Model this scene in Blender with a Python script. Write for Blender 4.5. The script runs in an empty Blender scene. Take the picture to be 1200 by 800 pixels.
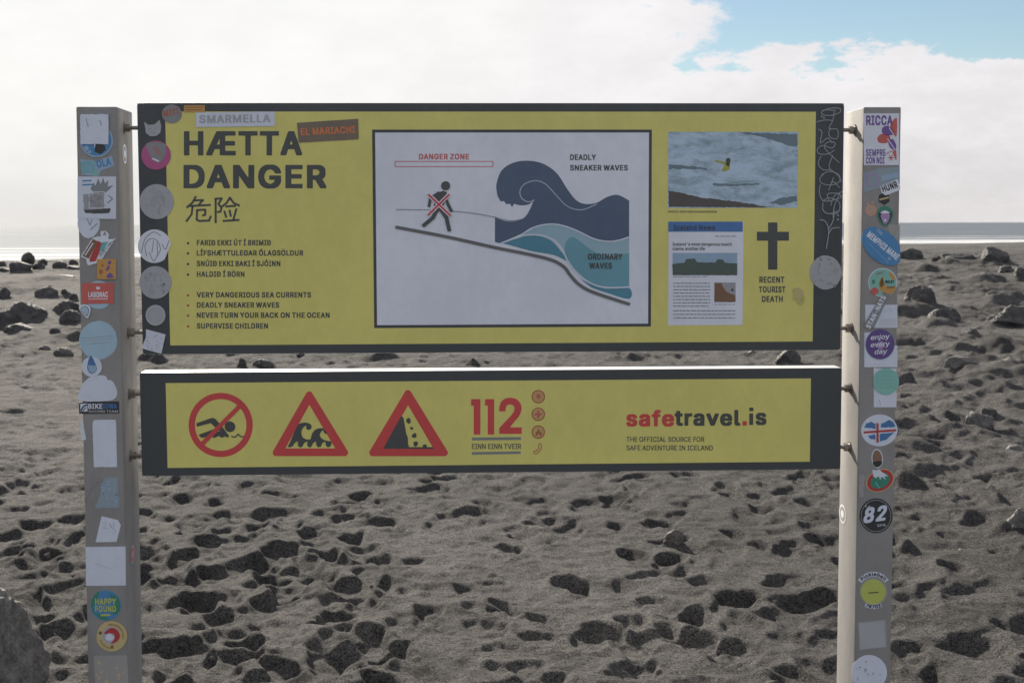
import bpy, math, random
import numpy as np
from mathutils import Vector, Matrix
from mathutils.geometry import tessellate_polygon

SC = bpy.context.scene
COL = SC.collection
R = math.radians

# ------------------------------------------------------------------ camera
CAM_H, F_PX, PITCH, ROLL = 1.6, 1700.0, -0.0810, -0.0028
fw = Vector((0, math.cos(PITCH), math.sin(PITCH)))
up0 = Vector((0, -math.sin(PITCH), math.cos(PITCH)))
rt0 = Vector((1, 0, 0))
rt = rt0 * math.cos(ROLL) + up0 * math.sin(ROLL)
up = -rt0 * math.sin(ROLL) + up0 * math.cos(ROLL)
cam_data = bpy.data.cameras.new('camera')
cam_data.sensor_fit = 'HORIZONTAL'
cam_data.sensor_width = 36
cam_data.lens = F_PX / 1200 * 36
cam_data.clip_start = 0.05
cam_data.clip_end = 80000
cam_data.dof.use_dof = True
cam_data.dof.focus_distance = 4.6
cam_data.dof.aperture_fstop = 11
cam = bpy.data.objects.new('camera', cam_data)
COL.objects.link(cam)
M = Matrix((rt, up, -fw)).transposed().to_4x4()
M.translation = Vector((0, 0, CAM_H))
cam.matrix_world = M
SC.camera = cam

# ------------------------------------------------------------------ light
SUN_AZ, SUN_EL = R(-20), R(24)          # azimuth clockwise from +Y, the way the camera looks
SUN = Vector((math.sin(SUN_AZ) * math.cos(SUN_EL), math.cos(SUN_AZ) * math.cos(SUN_EL), math.sin(SUN_EL)))
sd = bpy.data.lights.new('sun', 'SUN')
sd.energy = 5.0
sd.angle = R(1.4)
sd.color = (1.0, 0.915, 0.79)
so = bpy.data.objects.new('sun', sd)
COL.objects.link(so)
so.rotation_euler = SUN.to_track_quat('Z', 'Y').to_euler()
SC.view_settings.view_transform = 'Standard'
SC.view_settings.look = 'None'
SC.view_settings.exposure = 1.0
SC.view_settings.gamma = 1
SC.view_settings.use_curve_mapping = False


class NT:
    """small helper to write node graphs"""
    def __init__(s, tree):
        s.t = tree
    def n(s, typ, **kw):
        nd = s.t.nodes.new(typ)
        for k, v in kw.items():
            setattr(nd, k, v)
        return nd
    def link(s, a, b):
        s.t.links.new(a, b)
    def put(s, sock, v):
        if isinstance(v, bpy.types.NodeSocket):
            s.t.links.new(v, sock)
        elif isinstance(v, (tuple, list)) and len(v) == 3 and sock.type == 'RGBA':
            sock.default_value = (*v, 1)
        else:
            sock.default_value = v
    def m(s, op, a, b=None, c=None, clamp=False):
        nd = s.n('ShaderNodeMath', operation=op, use_clamp=clamp)
        for i, v in enumerate((a, b, c)):
            if v is not None:
                s.put(nd.inputs[i], v)
        return nd.outputs[0]
    def ss(s, v, lo, hi, a=0.0, b=1.0):
        nd = s.n('ShaderNodeMapRange', interpolation_type='SMOOTHSTEP')
        for i, x in enumerate((v, lo, hi, a, b)):
            s.put(nd.inputs[i], x)
        return nd.outputs[0]
    def mix(s, f, a, b, mode='MIX'):
        nd = s.n('ShaderNodeMix', data_type='RGBA', blend_type=mode)
        s.put(nd.inputs[0], f)
        s.put(nd.inputs[6], a)
        s.put(nd.inputs[7], b)
        return nd.outputs[2]
    def noise(s, vec, scale, detail=2, rough=.5, out=0, dist=0):
        nd = s.n('ShaderNodeTexNoise')
        if vec is not None:
            s.put(nd.inputs['Vector'], vec)
        nd.inputs['Scale'].default_value = scale
        nd.inputs['Detail'].default_value = detail
        nd.inputs['Roughness'].default_value = rough
        nd.inputs['Distortion'].default_value = dist
        return nd.outputs[out]
    def scale(s, vec, v):
        nd = s.n('ShaderNodeVectorMath', operation='MULTIPLY')
        s.put(nd.inputs[0], vec)
        nd.inputs[1].default_value = v
        return nd.outputs[0]
    def dot(s, vec, v):
        nd = s.n('ShaderNodeVectorMath', operation='DOT_PRODUCT')
        s.put(nd.inputs[0], vec)
        nd.inputs[1].default_value = v
        return nd.outputs['Value']
    def bump(s, h, strength=.3, dist=.01, normal=None):
        nd = s.n('ShaderNodeBump')
        nd.inputs['Strength'].default_value = strength
        nd.inputs['Distance'].default_value = dist
        s.put(nd.inputs['Height'], h)
        if normal is not None:
            s.put(nd.inputs['Normal'], normal)
        return nd.outputs[0]


# ------------------------------------------------------------------ sky with clouds
world = bpy.data.worlds.new('World')
SC.world = world
world.use_nodes = True
W = NT(world.node_tree)
bg = world.node_tree.nodes['Background']
sky = W.n('ShaderNodeTexSky', sky_type='NISHITA', sun_disc=False)
sky.sun_elevation = SUN_EL
sky.sun_rotation = SUN_AZ
sky.air_density, sky.dust_density, sky.ozone_density = 1.0, 0.05, 1.8
dirv = W.n('ShaderNodeTexCoord').outputs['Generated']
sep = W.n('ShaderNodeSeparateXYZ')
W.link(dirv, sep.inputs[0])
dx, dy, dz = sep.outputs
big = W.noise(W.scale(dirv, (5, 5, 13)), 1.0, 7, .58, dist=.4)
fine = W.noise(W.scale(dirv, (9, 9, 20)), 1.7, 9, .66)
sund = W.dot(dirv, SUN)
# the deck of cloud in front: solid low down, its upper edge broken, opening to blue on the right
edge = W.m('ADD', W.m('MULTIPLY', W.m('SUBTRACT', big, .5), .10), W.m('MULTIPLY', W.m('SUBTRACT', fine, .5), .085))
right = W.m('ADD', dx, W.m('MULTIPLY', W.m('SUBTRACT', fine, .5), .22))
open_r = W.ss(right, .11, .145)
above = W.ss(W.m('ADD', dz, edge), .106, .114)
blue_front = W.m('MULTIPLY', open_r, above)
rift = W.m('MULTIPLY', W.ss(W.m('ADD', dx, edge), .325, .35), W.ss(W.m('ABSOLUTE', W.m('SUBTRACT', W.m('ADD', dz, W.m('MULTIPLY', edge, .25)), .097)), .014, .004))
blue_front = W.m('MAXIMUM', blue_front, rift)
blue_front = W.m('MULTIPLY', blue_front, W.ss(dz, .20, .30, 1.0, .35))  # unseen cloud added above the blue to grey its reflection on the sea
front = W.ss(dy, .1, .5)
back_cloud = W.ss(W.m('ADD', big, W.m('MULTIPLY', W.m('SUBTRACT', fine, .5), .4)), .44, .60)  # unseen cloud behind the camera, thickened to throw light on the sign
cloud = W.mix(front, back_cloud, W.m('SUBTRACT', 1.0, blue_front))
# cloud glows round the sun, unseen cloud opposite brightened as fill; undersides are greyer
glow = W.ss(sund, .80, .97)
lum = W.m('ADD', W.m('MULTIPLY', glow, 0.9), W.ss(sund, -.7, .8, 14.4, 9.9))
shade = W.ss(W.m('ADD', fine, W.m('MULTIPLY', big, .6)), .60, 1.0, W.ss(sund, .8, .95, .91, .985), 1.04)
low = W.ss(dz, .0, .09, .86, 1.0)
lum = W.m('MULTIPLY', lum, W.m('MULTIPLY', shade, low))
ccol = W.n('ShaderNodeVectorMath', operation='SCALE')
W.put(ccol.inputs[0], W.mix(W.ss(sund, .82, .95), (1.0, .965, .985), (1.0, .985, .965)))
W.put(ccol.inputs['Scale'], lum)
W.link(W.mix(W.m('MULTIPLY', cloud, .97), sky.outputs[0], ccol.outputs[0]), bg.inputs[0])
bg.inputs[1].default_value = 0.045

# letter outlines in thousandths of an em: (weight, character code, advance, closed loops of x,y pairs)
OUTLINES = [
(0, 65, 536, [[311,528,303,531,178,531,165,522,-15,28,-16,-9,-9,-23,116,-23,131,9,165,109,169,116,178,119,309,117,356,-9,366,-23,484,-25,496,-16,496,28], [241,312,265,247,268,228,216,226,210,228,210,241,234,305]]),
(0, 66, 512, [[325,528,309,531,47,531,34,530,29,522,28,-9,34,-23,316,-25,366,-11,391,1,416,19,428,34,444,66,452,97,453,172,446,203,435,228,403,263,402,272,425,309,434,341,434,409,421,453,403,481,384,500,359,517], [247,423,274,409,291,390,297,372,287,347,268,328,241,314,172,313,162,316,160,322,160,416,162,422,172,425], [241,205,278,192,303,168,315,147,312,122,291,100,272,89,241,82,166,82,160,91,160,197,162,203,172,206]]),
(0, 67, 566, [[357,534,341,538,191,538,147,524,94,491,63,459,31,409,10,341,9,303,3,278,3,228,16,141,47,72,72,37,116,1,153,-17,203,-31,334,-31,366,-24,409,-5,434,12,468,47,494,91,510,147,509,178,503,186,378,186,362,147,328,107,297,89,259,82,216,102,191,119,166,154,148,197,141,228,141,284,156,334,182,378,200,397,247,423,278,425,318,409,355,372,378,327,491,325,505,328,510,341,509,372,494,416,475,453,422,505,403,517]]),
(0, 68, 558, [[319,528,303,531,47,531,34,530,29,522,28,-9,34,-23,284,-25,347,-11,403,19,447,62,466,91,484,134,497,203,497,309,490,353,477,391,443,453,416,481,372,511], [234,423,259,417,297,398,334,359,352,322,365,266,358,209,330,147,317,128,291,108,241,88,209,82,166,82,160,91,160,416,162,422,172,425]]),
(0, 69, 475, [[405,528,391,531,47,531,33,528,28,516,28,-9,34,-23,391,-25,405,-22,410,-9,410,66,403,80,172,81,162,84,160,91,160,197,166,205,378,206,386,209,391,222,391,297,384,311,172,313,162,316,160,322,160,416,162,422,172,425,403,427,410,441,410,516]]),
(0, 70, 466, [[399,528,384,531,47,531,33,528,28,516,28,-9,34,-23,147,-25,159,-16,160,184,162,191,172,194,366,194,374,197,378,209,378,291,374,303,359,306,166,307,160,316,160,416,162,422,172,425,397,427,403,441,403,516]]),
(0, 71, 576, [[350,534,334,538,191,538,159,530,97,494,57,453,29,403,10,341,9,303,3,278,3,228,16,141,47,72,66,44,94,16,153,-17,203,-31,334,-31,366,-24,422,1,450,22,475,53,496,91,510,134,510,266,503,280,266,281,251,278,247,266,247,191,251,178,259,175,359,175,369,172,371,166,355,134,328,107,284,83,266,82,241,89,195,116,166,153,148,197,141,228,141,284,156,334,176,372,200,397,247,423,284,423,303,417,324,403,349,378,378,327,497,325,509,334,509,378,475,453,422,505,372,530]]),
(0, 72, 573, [[486,528,472,531,372,531,364,528,359,516,359,322,356,316,347,313,172,313,162,316,160,322,160,516,155,528,141,531,41,531,33,528,28,516,28,-9,33,-22,47,-25,147,-25,155,-22,160,-9,160,197,162,203,172,206,347,206,356,203,359,197,360,-16,372,-25,478,-25,486,-22,491,-9,491,516]]),
(0, 73, 356, [[299,528,284,531,16,531,3,530,-2,522,-3,441,1,428,9,425,78,424,84,416,84,91,78,82,9,81,1,78,-3,66,-3,-9,3,-23,291,-25,302,-16,303,66,299,78,291,81,222,82,216,91,216,416,222,424,291,425,299,428,303,441,303,516]]),
(0, 74, 452, [[367,528,359,531,247,531,235,522,234,141,224,109,209,94,184,82,166,89,151,103,135,134,135,184,128,198,9,200,-2,191,-3,116,6,66,28,25,53,0,78,-17,128,-31,247,-31,291,-17,316,0,347,34,365,72,372,109,372,516]]),
(0, 75, 523, [[474,528,459,531,328,530,247,444,231,422,166,359,160,366,160,516,155,528,141,531,41,531,33,528,28,516,28,-9,33,-22,47,-25,147,-25,155,-22,160,-9,160,141,191,177,205,166,338,-22,353,-25,466,-25,474,-22,478,-9,478,22,475,34,298,284,347,343,475,478,478,516]]),
(0, 76, 449, [[155,528,147,531,41,531,29,522,29,-16,34,-23,47,-25,391,-23,397,-9,397,66,391,80,172,81,162,84,160,91,160,516]]),
(0, 77, 684, [[599,528,591,531,459,531,441,525,331,241,316,212,306,222,186,528,172,531,41,531,33,528,28,516,28,-9,33,-22,47,-25,147,-25,155,-22,160,-9,160,178,166,187,175,172,244,-3,253,-19,266,-25,372,-23,381,-9,456,184,466,200,472,184,473,-16,484,-25,591,-25,599,-22,603,-9,603,516]]),
(0, 78, 579, [[492,528,484,531,378,531,366,522,365,253,359,238,326,284,193,497,172,525,153,531,41,531,33,528,28,516,28,-9,33,-22,41,-25,147,-25,159,-16,160,253,166,268,319,28,353,-19,372,-25,484,-25,492,-22,497,-9,497,516]]),
(0, 79, 589, [[350,534,334,538,191,538,147,524,100,497,66,463,38,422,23,384,10,341,9,303,3,278,3,228,16,141,47,72,72,37,116,1,153,-17,203,-31,334,-31,366,-24,409,-5,434,12,475,53,509,116,528,203,528,309,521,353,506,397,481,447,428,500,372,530], [284,423,303,417,324,403,362,366,383,322,397,253,390,209,377,172,355,134,334,113,309,95,278,83,259,82,216,102,195,116,166,153,154,178,142,222,141,284,166,353,182,378,203,400,247,423]]),
(0, 80, 501, [[319,528,303,531,47,531,34,530,29,522,28,-9,34,-23,141,-25,155,-22,160,-9,160,153,162,159,172,162,316,164,353,176,387,197,406,216,422,241,441,291,441,403,434,428,412,472,384,500,341,524], [241,423,274,409,297,384,309,347,299,316,284,294,259,277,234,269,166,270,160,278,160,416,162,422,172,425]]),
(0, 82, 505, [[325,528,309,531,47,531,34,530,29,522,28,-9,34,-23,141,-25,155,-22,160,-9,160,166,162,172,172,175,203,175,216,170,290,28,322,-23,447,-25,459,-16,456,34,372,191,412,228,427,253,440,291,440,416,418,466,388,497,359,517], [241,423,272,411,299,384,309,353,299,322,272,295,241,283,166,282,160,291,160,416,162,422,172,425]]),
(0, 83, 503, [[313,534,297,538,153,538,122,530,59,494,25,441,15,403,15,347,29,297,37,284,75,247,116,226,234,192,278,173,299,153,305,141,297,116,286,103,266,89,222,77,197,83,159,107,134,161,9,161,3,147,3,109,12,72,37,28,63,3,97,-17,147,-31,309,-30,334,-24,393,9,412,28,431,59,441,91,441,184,431,216,422,231,384,267,334,292,216,327,176,347,154,372,160,391,176,409,197,423,228,431,253,423,278,406,290,391,309,352,416,350,430,353,435,366,434,422,412,472,384,500,359,517]]),
(0, 84, 505, [[449,528,434,531,16,531,3,530,-2,522,-3,441,3,427,147,425,156,422,159,416,159,-9,166,-23,278,-25,290,-16,291,416,294,422,303,425,447,427,453,441,453,516]]),
(0, 85, 573, [[486,528,478,531,372,531,360,522,358,184,350,153,323,109,278,83,266,81,241,83,197,107,172,141,160,172,159,522,147,531,41,531,33,528,28,516,28,116,37,84,57,47,100,3,153,-24,184,-31,334,-31,378,-17,403,-5,428,12,456,41,475,72,491,122,491,516]]),
(0, 86, 536, [[492,528,484,531,372,531,357,522,262,247,241,199,234,207,125,516,117,528,109,531,-3,531,-15,522,-16,484,-9,459,150,28,172,-23,303,-25,315,-16,496,484,497,516]]),
(0, 87, 742, [[699,528,684,531,578,531,570,528,554,478,508,291,497,257,491,251,479,278,421,509,409,530,291,531,276,528,260,491,208,284,197,255,191,255,179,284,118,522,103,531,-3,531,-11,528,-16,516,-15,472,104,34,122,-19,141,-25,253,-25,261,-22,271,-3,323,197,341,250,347,247,352,234,419,-16,434,-25,553,-25,561,-22,571,-3,696,453,703,484,703,516]]),
(0, 89, 528, [[480,528,466,531,347,530,262,391,241,361,234,358,143,503,122,530,-3,531,-15,522,-16,491,-10,472,155,209,171,178,172,-9,178,-23,291,-25,302,-16,304,184,320,216,481,472,485,484,485,516]]),
(0, 90, 494, [[424,528,409,531,22,531,8,528,3,516,3,441,9,427,234,425,245,422,237,403,199,347,13,78,9,66,9,-9,16,-23,416,-25,430,-22,435,-9,435,66,428,80,203,81,193,84,201,103,251,178,425,428,428,441,428,516]]),
(0, 97, 445, [[232,409,172,413,153,407,122,406,78,392,53,375,22,344,12,328,9,316,10,272,16,264,34,258,66,250,128,249,157,284,191,300,216,292,233,272,229,259,209,252,172,250,153,244,122,245,116,239,72,230,32,209,9,184,-3,147,-2,59,16,19,44,-9,72,-24,97,-31,228,-31,247,-25,359,-25,371,-16,372,291,365,322,350,353,316,386,272,405], [234,143,237,134,224,109,199,84,184,77,159,77,135,97,133,109,153,129,203,143]]),
(0, 98, 480, [[142,528,134,531,28,531,16,522,16,-16,28,-25,147,-25,172,-31,297,-30,341,-11,366,6,393,41,406,66,422,122,421,266,406,309,381,353,359,375,334,392,303,405,272,407,253,413,203,413,184,407,149,409,147,516], [228,298,243,291,266,268,281,241,290,209,290,172,277,128,262,103,247,89,216,77,197,88,170,116,154,153,147,191,154,228,176,272,203,292,216,298]]),
(0, 99, 452, [[244,409,184,413,166,407,128,405,97,392,72,375,38,341,19,309,4,266,3,234,-3,209,-3,166,12,84,38,34,72,0,134,-30,272,-31,316,-17,362,16,385,47,396,78,397,116,392,128,341,142,278,142,269,134,255,109,234,88,209,75,172,94,144,134,135,166,135,216,157,266,182,291,197,298,216,298,247,279,266,247,278,237,341,237,391,252,396,259,397,291,388,322,356,366,303,399,278,406]]),
(0, 100, 480, [[399,528,384,531,284,530,278,516,278,409,272,403,216,413,172,413,153,407,122,405,91,392,69,378,44,353,28,328,10,291,-3,209,-3,166,3,141,4,109,19,66,44,22,84,-11,109,-24,141,-31,259,-31,278,-25,391,-25,402,-16,403,516], [209,298,234,286,249,272,265,241,278,191,271,153,255,116,224,84,203,77,172,94,147,129,135,159,135,209,144,241,157,266,184,292,197,298]]),
(0, 101, 460, [[282,403,266,406,134,406,109,399,75,378,38,341,19,309,4,259,2,228,-3,209,-3,166,3,141,4,109,19,66,38,34,75,-3,116,-24,147,-31,278,-31,309,-24,359,6,375,22,394,53,397,103,391,117,334,131,284,131,272,125,253,99,236,84,222,77,209,75,172,94,151,116,142,134,144,141,153,144,391,144,402,153,403,259,388,316,368,347,341,375,316,392], [216,298,230,291,249,272,259,253,259,247,247,244,148,247,147,253,166,279,197,298]]),
(0, 102, 310, [[244,553,234,556,147,556,116,549,91,536,63,509,50,484,44,409,-16,406,-27,397,-28,316,-24,303,41,299,47,291,47,-9,53,-23,166,-25,177,-16,178,291,184,299,253,302,260,316,260,391,255,403,247,406,184,407,178,416,182,428,197,442,253,444,265,453,277,497,277,534,266,549]]),
(0, 104, 466, [[142,528,134,531,28,531,16,522,16,-16,28,-25,134,-25,142,-22,147,-9,148,222,163,266,189,291,209,300,228,292,241,281,258,247,260,-16,272,-25,384,-23,391,-9,391,291,381,328,353,375,303,405,272,407,253,413,209,413,153,403,147,409,147,516]]),
(0, 105, 223, [[125,547,116,550,47,550,28,542,13,528,9,516,10,447,32,422,41,419,122,419,141,426,156,441,160,453,159,516,147,537], [142,403,134,406,28,406,16,397,15,-9,22,-23,134,-25,146,-16,147,391]]),
(0, 107, 437, [[142,528,134,531,28,531,16,522,16,-16,28,-25,134,-25,142,-22,147,-9,147,103,153,110,212,41,238,3,266,-24,397,-23,403,-9,402,22,397,34,258,209,263,222,375,334,390,359,390,397,378,406,253,405,206,359,187,334,159,306,152,303,147,316,147,516]]),
(0, 108, 245, [[142,528,134,531,28,531,20,528,15,516,15,66,23,28,32,9,57,-16,78,-25,203,-25,211,-22,216,-9,215,28,203,72,191,81,159,83,147,109,147,516]]),
(0, 110, 466, [[263,409,203,413,153,402,134,406,28,406,16,397,15,-9,22,-23,134,-25,146,-16,148,222,163,266,189,291,209,300,228,292,241,281,258,247,260,-16,266,-23,278,-25,378,-25,390,-16,391,291,384,322,368,353,350,378,303,405]]),
(0, 114, 315, [[263,409,253,413,191,413,166,407,28,406,16,397,15,-9,22,-23,134,-25,146,-16,148,228,163,266,184,286,216,300,266,300,274,303,278,316,278,391,274,403]]),
(0, 115, 421, [[269,403,253,406,109,405,63,384,28,350,19,334,9,284,9,259,16,222,34,187,78,158,203,123,218,116,226,103,216,89,191,77,178,75,153,88,138,103,124,128,116,131,53,131,22,124,7,116,3,103,3,66,15,34,38,3,84,-24,109,-31,259,-30,297,-17,318,-3,347,25,356,41,366,72,366,141,356,172,347,188,331,203,297,224,259,236,209,245,172,258,152,272,153,280,170,297,191,300,216,287,232,259,247,250,297,250,355,266,360,278,359,309,343,347,318,378,297,392]]),
(0, 116, 283, [[155,491,141,494,41,494,33,491,28,478,25,409,-16,406,-27,397,-28,316,-22,302,22,299,28,291,28,72,35,34,44,16,76,-16,97,-24,128,-31,209,-31,241,-23,246,-16,246,34,236,72,184,77,170,84,160,103,160,291,166,299,228,300,236,303,241,316,241,391,236,403,228,406,162,409,160,478]]),
(0, 118, 445, [[399,403,391,406,284,406,272,400,197,201,188,209,117,403,103,406,-3,406,-11,403,-16,391,-16,359,-9,334,123,-9,134,-24,247,-25,262,-16,402,347,403,391]]),
(0, 119, 623, [[574,403,566,406,459,406,447,400,441,391,408,266,397,243,385,272,359,378,347,405,234,406,220,403,172,244,166,247,160,259,127,384,117,403,103,406,3,406,-5,403,-10,391,-10,353,-2,322,85,34,108,-22,122,-25,222,-25,230,-22,240,-3,267,97,279,134,284,141,329,-3,339,-22,353,-25,453,-25,461,-22,490,59,571,328,578,359,578,391]]),
(0, 48, 509, [[307,534,291,538,159,538,109,517,66,475,50,453,23,378,15,341,15,166,35,91,63,34,97,0,159,-30,284,-31,316,-24,341,-11,381,22,416,84,427,116,441,197,441,309,427,391,413,434,387,478,356,509,334,524], [241,423,261,409,290,359,302,322,308,284,309,228,296,166,284,134,253,94,234,83,222,82,191,101,167,141,147,209,147,297,160,353,182,397,201,416,216,423,228,427]]),
(0, 50, 509, [[307,534,291,538,147,536,97,513,57,472,44,447,34,416,34,353,41,339,153,339,176,397,201,422,222,429,241,423,262,409,281,378,283,366,265,328,241,294,32,72,28,59,28,-9,34,-23,403,-25,416,-23,421,-16,422,66,416,80,247,81,237,84,238,91,291,144,375,241,406,297,415,328,416,409,409,441,397,466,350,516]]),
(0, 51, 509, [[405,528,391,531,53,531,41,530,35,522,34,441,41,427,207,422,206,416,174,378,138,341,123,316,122,241,126,228,178,225,241,211,274,184,290,147,284,122,259,94,234,83,216,81,197,83,175,97,153,122,141,155,28,156,14,153,9,141,9,97,19,66,37,34,66,6,91,-11,153,-31,284,-31,316,-24,366,1,403,41,419,72,428,109,428,178,415,228,400,253,368,284,347,299,316,308,305,316,313,334,397,425,406,441,410,516]]),
(0, 55, 509, [[417,528,403,531,47,531,33,528,28,516,28,441,34,427,253,425,262,422,262,416,69,34,65,-9,72,-23,191,-25,203,-16,419,416,422,428,422,516]]),
(0, 56, 509, [[307,534,291,538,153,538,128,530,75,497,53,466,41,441,34,409,35,347,48,303,67,272,67,266,44,241,23,197,15,166,16,103,23,72,38,41,75,3,109,-17,159,-31,291,-31,322,-24,366,-5,391,12,418,47,427,66,435,91,434,184,412,234,383,266,383,272,406,309,415,334,415,428,400,466,369,503,347,518], [234,430,249,422,274,397,280,372,262,341,247,327,228,319,188,341,175,359,172,378,178,396,191,412,222,430], [234,205,253,198,278,181,296,153,297,134,287,109,274,97,247,83,222,77,191,89,170,103,153,141,163,166,189,191,216,205]]),
(0, 45, 509, [[367,266,353,269,84,267,78,253,79,172,91,162,366,164,372,178,372,253]]),
(0, 198, 749, [[674,528,659,531,241,531,226,528,169,416,-13,34,-16,-9,-11,-22,3,-25,109,-25,118,-22,131,-3,181,109,186,116,197,119,291,119,300,116,303,109,303,-9,309,-23,666,-25,680,-22,685,-9,685,66,678,80,447,81,437,84,435,91,435,191,441,199,653,200,661,203,666,216,666,291,659,305,447,306,437,309,435,316,435,416,437,422,447,425,672,427,678,441,678,516], [297,350,303,341,303,234,297,226,247,226,241,228,241,234]]),
(0, 208, 569, [[325,528,309,531,53,531,41,530,35,522,34,316,28,307,-24,303,-28,291,-28,216,-22,202,28,199,34,191,34,-9,41,-23,291,-25,334,-17,359,-11,418,22,453,56,472,84,496,141,510,222,510,284,496,366,478,416,450,459,428,481,366,517], [247,423,272,417,316,392,334,375,349,353,371,291,371,216,356,172,343,147,303,108,253,88,222,82,178,82,172,91,172,191,175,197,184,200,291,200,302,209,303,291,299,303,291,306,184,306,175,309,172,316,172,416,175,422,184,425]]),
(0, 218, 573, [[374,678,359,681,253,681,245,678,198,578,197,547,201,534,209,531,303,531,316,537,375,628,378,666], [486,528,478,531,372,531,360,522,358,184,350,153,323,109,278,83,266,81,241,83,197,107,172,141,160,172,159,522,147,531,41,531,33,528,28,516,28,116,37,84,57,47,100,3,153,-24,184,-31,334,-31,378,-17,403,-5,428,12,456,41,475,72,491,122,491,516]]),
(0, 205, 356, [[267,678,253,681,141,680,91,584,90,534,9,531,-2,522,-3,441,1,428,9,425,78,424,84,416,84,91,78,82,9,81,1,78,-3,66,-3,-9,3,-23,291,-25,302,-16,303,66,299,78,291,81,222,82,216,91,216,416,219,422,228,425,297,427,303,441,303,516,299,528,212,534,212,541,271,634,272,666]]),
(0, 211, 589, [[380,678,372,681,266,681,253,675,206,584,200,541,147,524,97,494,63,459,38,422,16,366,3,278,3,228,9,203,10,166,25,116,50,66,84,25,116,1,172,-24,203,-31,334,-31,397,-11,434,12,475,53,503,103,515,134,528,203,528,309,521,353,506,397,481,447,428,500,372,530,332,541,332,547,384,628,385,666], [284,423,303,417,324,403,362,366,383,322,397,253,390,209,377,172,355,134,334,113,309,95,278,83,259,82,216,102,195,116,166,153,154,178,142,222,141,284,166,353,182,378,203,400,247,423]]),
(0, 214, 589, [[393,672,384,675,297,675,272,658,266,657,241,675,147,674,123,647,123,578,141,556,153,550,241,550,266,568,272,567,297,550,391,551,406,566,416,591,415,641,406,659], [350,534,334,538,191,538,147,524,100,497,66,463,38,422,23,384,10,341,9,303,3,278,3,228,16,141,47,72,72,37,116,1,153,-17,203,-31,334,-31,366,-24,409,-5,434,12,475,53,509,116,528,203,528,309,521,353,506,397,481,447,428,500,372,530], [284,423,303,417,324,403,362,366,383,322,397,253,390,209,377,172,355,134,334,113,309,95,278,83,259,82,216,102,195,116,166,153,154,178,142,222,141,284,166,353,182,378,203,400,247,423]]),
(1, 65, 480, [[285,516,197,516,191,514,183,503,24,72,6,16,5,3,9,-7,97,-7,113,28,146,128,159,134,328,132,335,122,377,3,384,-7,466,-9,475,-3,476,16,407,203,294,509], [241,387,300,216,291,210,184,210,178,216,183,234,234,384]]),
(1, 67, 510, [[328,522,209,522,141,496,116,479,90,453,59,409,49,391,31,328,29,284,23,266,31,178,43,134,68,84,96,47,134,17,172,-2,222,-16,316,-16,366,-2,391,11,416,28,447,59,473,103,488,153,488,166,478,172,403,172,394,166,383,134,370,116,341,87,291,66,247,66,234,68,203,83,173,103,149,134,136,159,121,209,121,303,149,372,166,396,197,423,228,439,259,446,278,446,328,429,355,409,376,384,397,343,478,341,488,347,488,359,476,397,453,441,409,485,384,502]]),
(1, 68, 502, [[291,516,59,516,50,509,48,3,53,-7,266,-9,328,5,384,34,428,78,448,109,463,147,477,216,477,297,471,316,469,341,457,378,422,441,397,466,353,495], [259,436,278,432,316,413,355,372,373,334,385,278,386,241,379,197,351,134,339,116,309,93,266,74,228,66,147,66,141,71,139,78,140,434,153,440,247,440]]),
(1, 69, 419, [[378,516,66,516,50,509,48,3,53,-7,372,-10,388,-3,389,53,384,63,378,66,153,66,141,71,139,78,139,209,141,217,147,221,359,222,366,224,370,234,370,284,366,295,359,297,153,297,141,302,140,434,153,440,378,441,384,443,389,453,389,503,384,513]]),
(1, 70, 410, [[372,516,66,516,50,509,48,3,53,-7,128,-9,138,-3,141,204,153,209,347,209,353,212,358,222,358,278,353,288,347,291,153,291,141,296,140,434,153,440,372,441,378,443,383,453,383,503,378,513]]),
(1, 71, 520, [[322,522,209,522,178,514,141,496,109,473,78,441,65,422,49,391,31,328,29,284,23,266,31,178,43,134,68,84,90,53,109,34,134,17,172,-2,222,-16,316,-16,366,-2,403,17,434,40,453,66,473,97,488,141,489,253,484,263,478,266,272,263,267,253,267,203,272,193,391,190,397,185,398,178,389,147,372,116,341,87,303,68,247,66,197,87,167,109,136,159,121,209,121,303,136,347,155,384,197,423,228,439,259,446,297,440,322,432,347,415,370,391,397,343,478,341,488,347,488,366,482,384,448,447,403,489,353,514]]),
(1, 72, 517, [[460,516,391,516,381,509,380,309,378,302,366,297,147,298,141,302,139,309,138,509,122,516,59,516,50,509,48,3,53,-7,128,-9,138,-3,139,209,141,217,153,222,372,221,378,217,380,209,381,-3,397,-10,459,-9,469,-3,470,503,466,513]]),
(1, 73, 300, [[272,516,28,516,19,509,17,453,22,443,97,440,103,435,105,428,104,72,97,66,22,63,17,53,17,3,22,-7,266,-10,281,-3,283,53,278,63,203,66,197,71,195,78,196,434,203,440,278,443,283,453,283,503,278,513]]),
(1, 75, 467, [[447,516,347,514,147,299,141,300,139,309,138,509,122,516,59,516,50,509,48,3,53,-7,128,-9,138,-3,140,153,172,196,191,214,197,215,353,-3,366,-9,441,-10,456,-3,458,9,453,22,267,284,272,296,316,340,328,359,453,491,456,509]]),
(1, 76, 393, [[128,516,59,516,53,513,48,503,50,-3,66,-10,372,-7,377,3,377,53,372,63,366,66,153,66,140,72,139,503,134,513]]),
(1, 77, 628, [[572,516,472,516,459,509,316,141,308,147,169,509,159,516,53,513,48,503,48,3,53,-7,128,-9,138,-3,139,291,133,309,134,324,141,322,153,294,264,9,278,-8,291,-10,347,-9,357,-3,478,306,484,318,491,318,494,-3,503,-9,578,-7,583,3,583,503,578,513]]),
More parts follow.
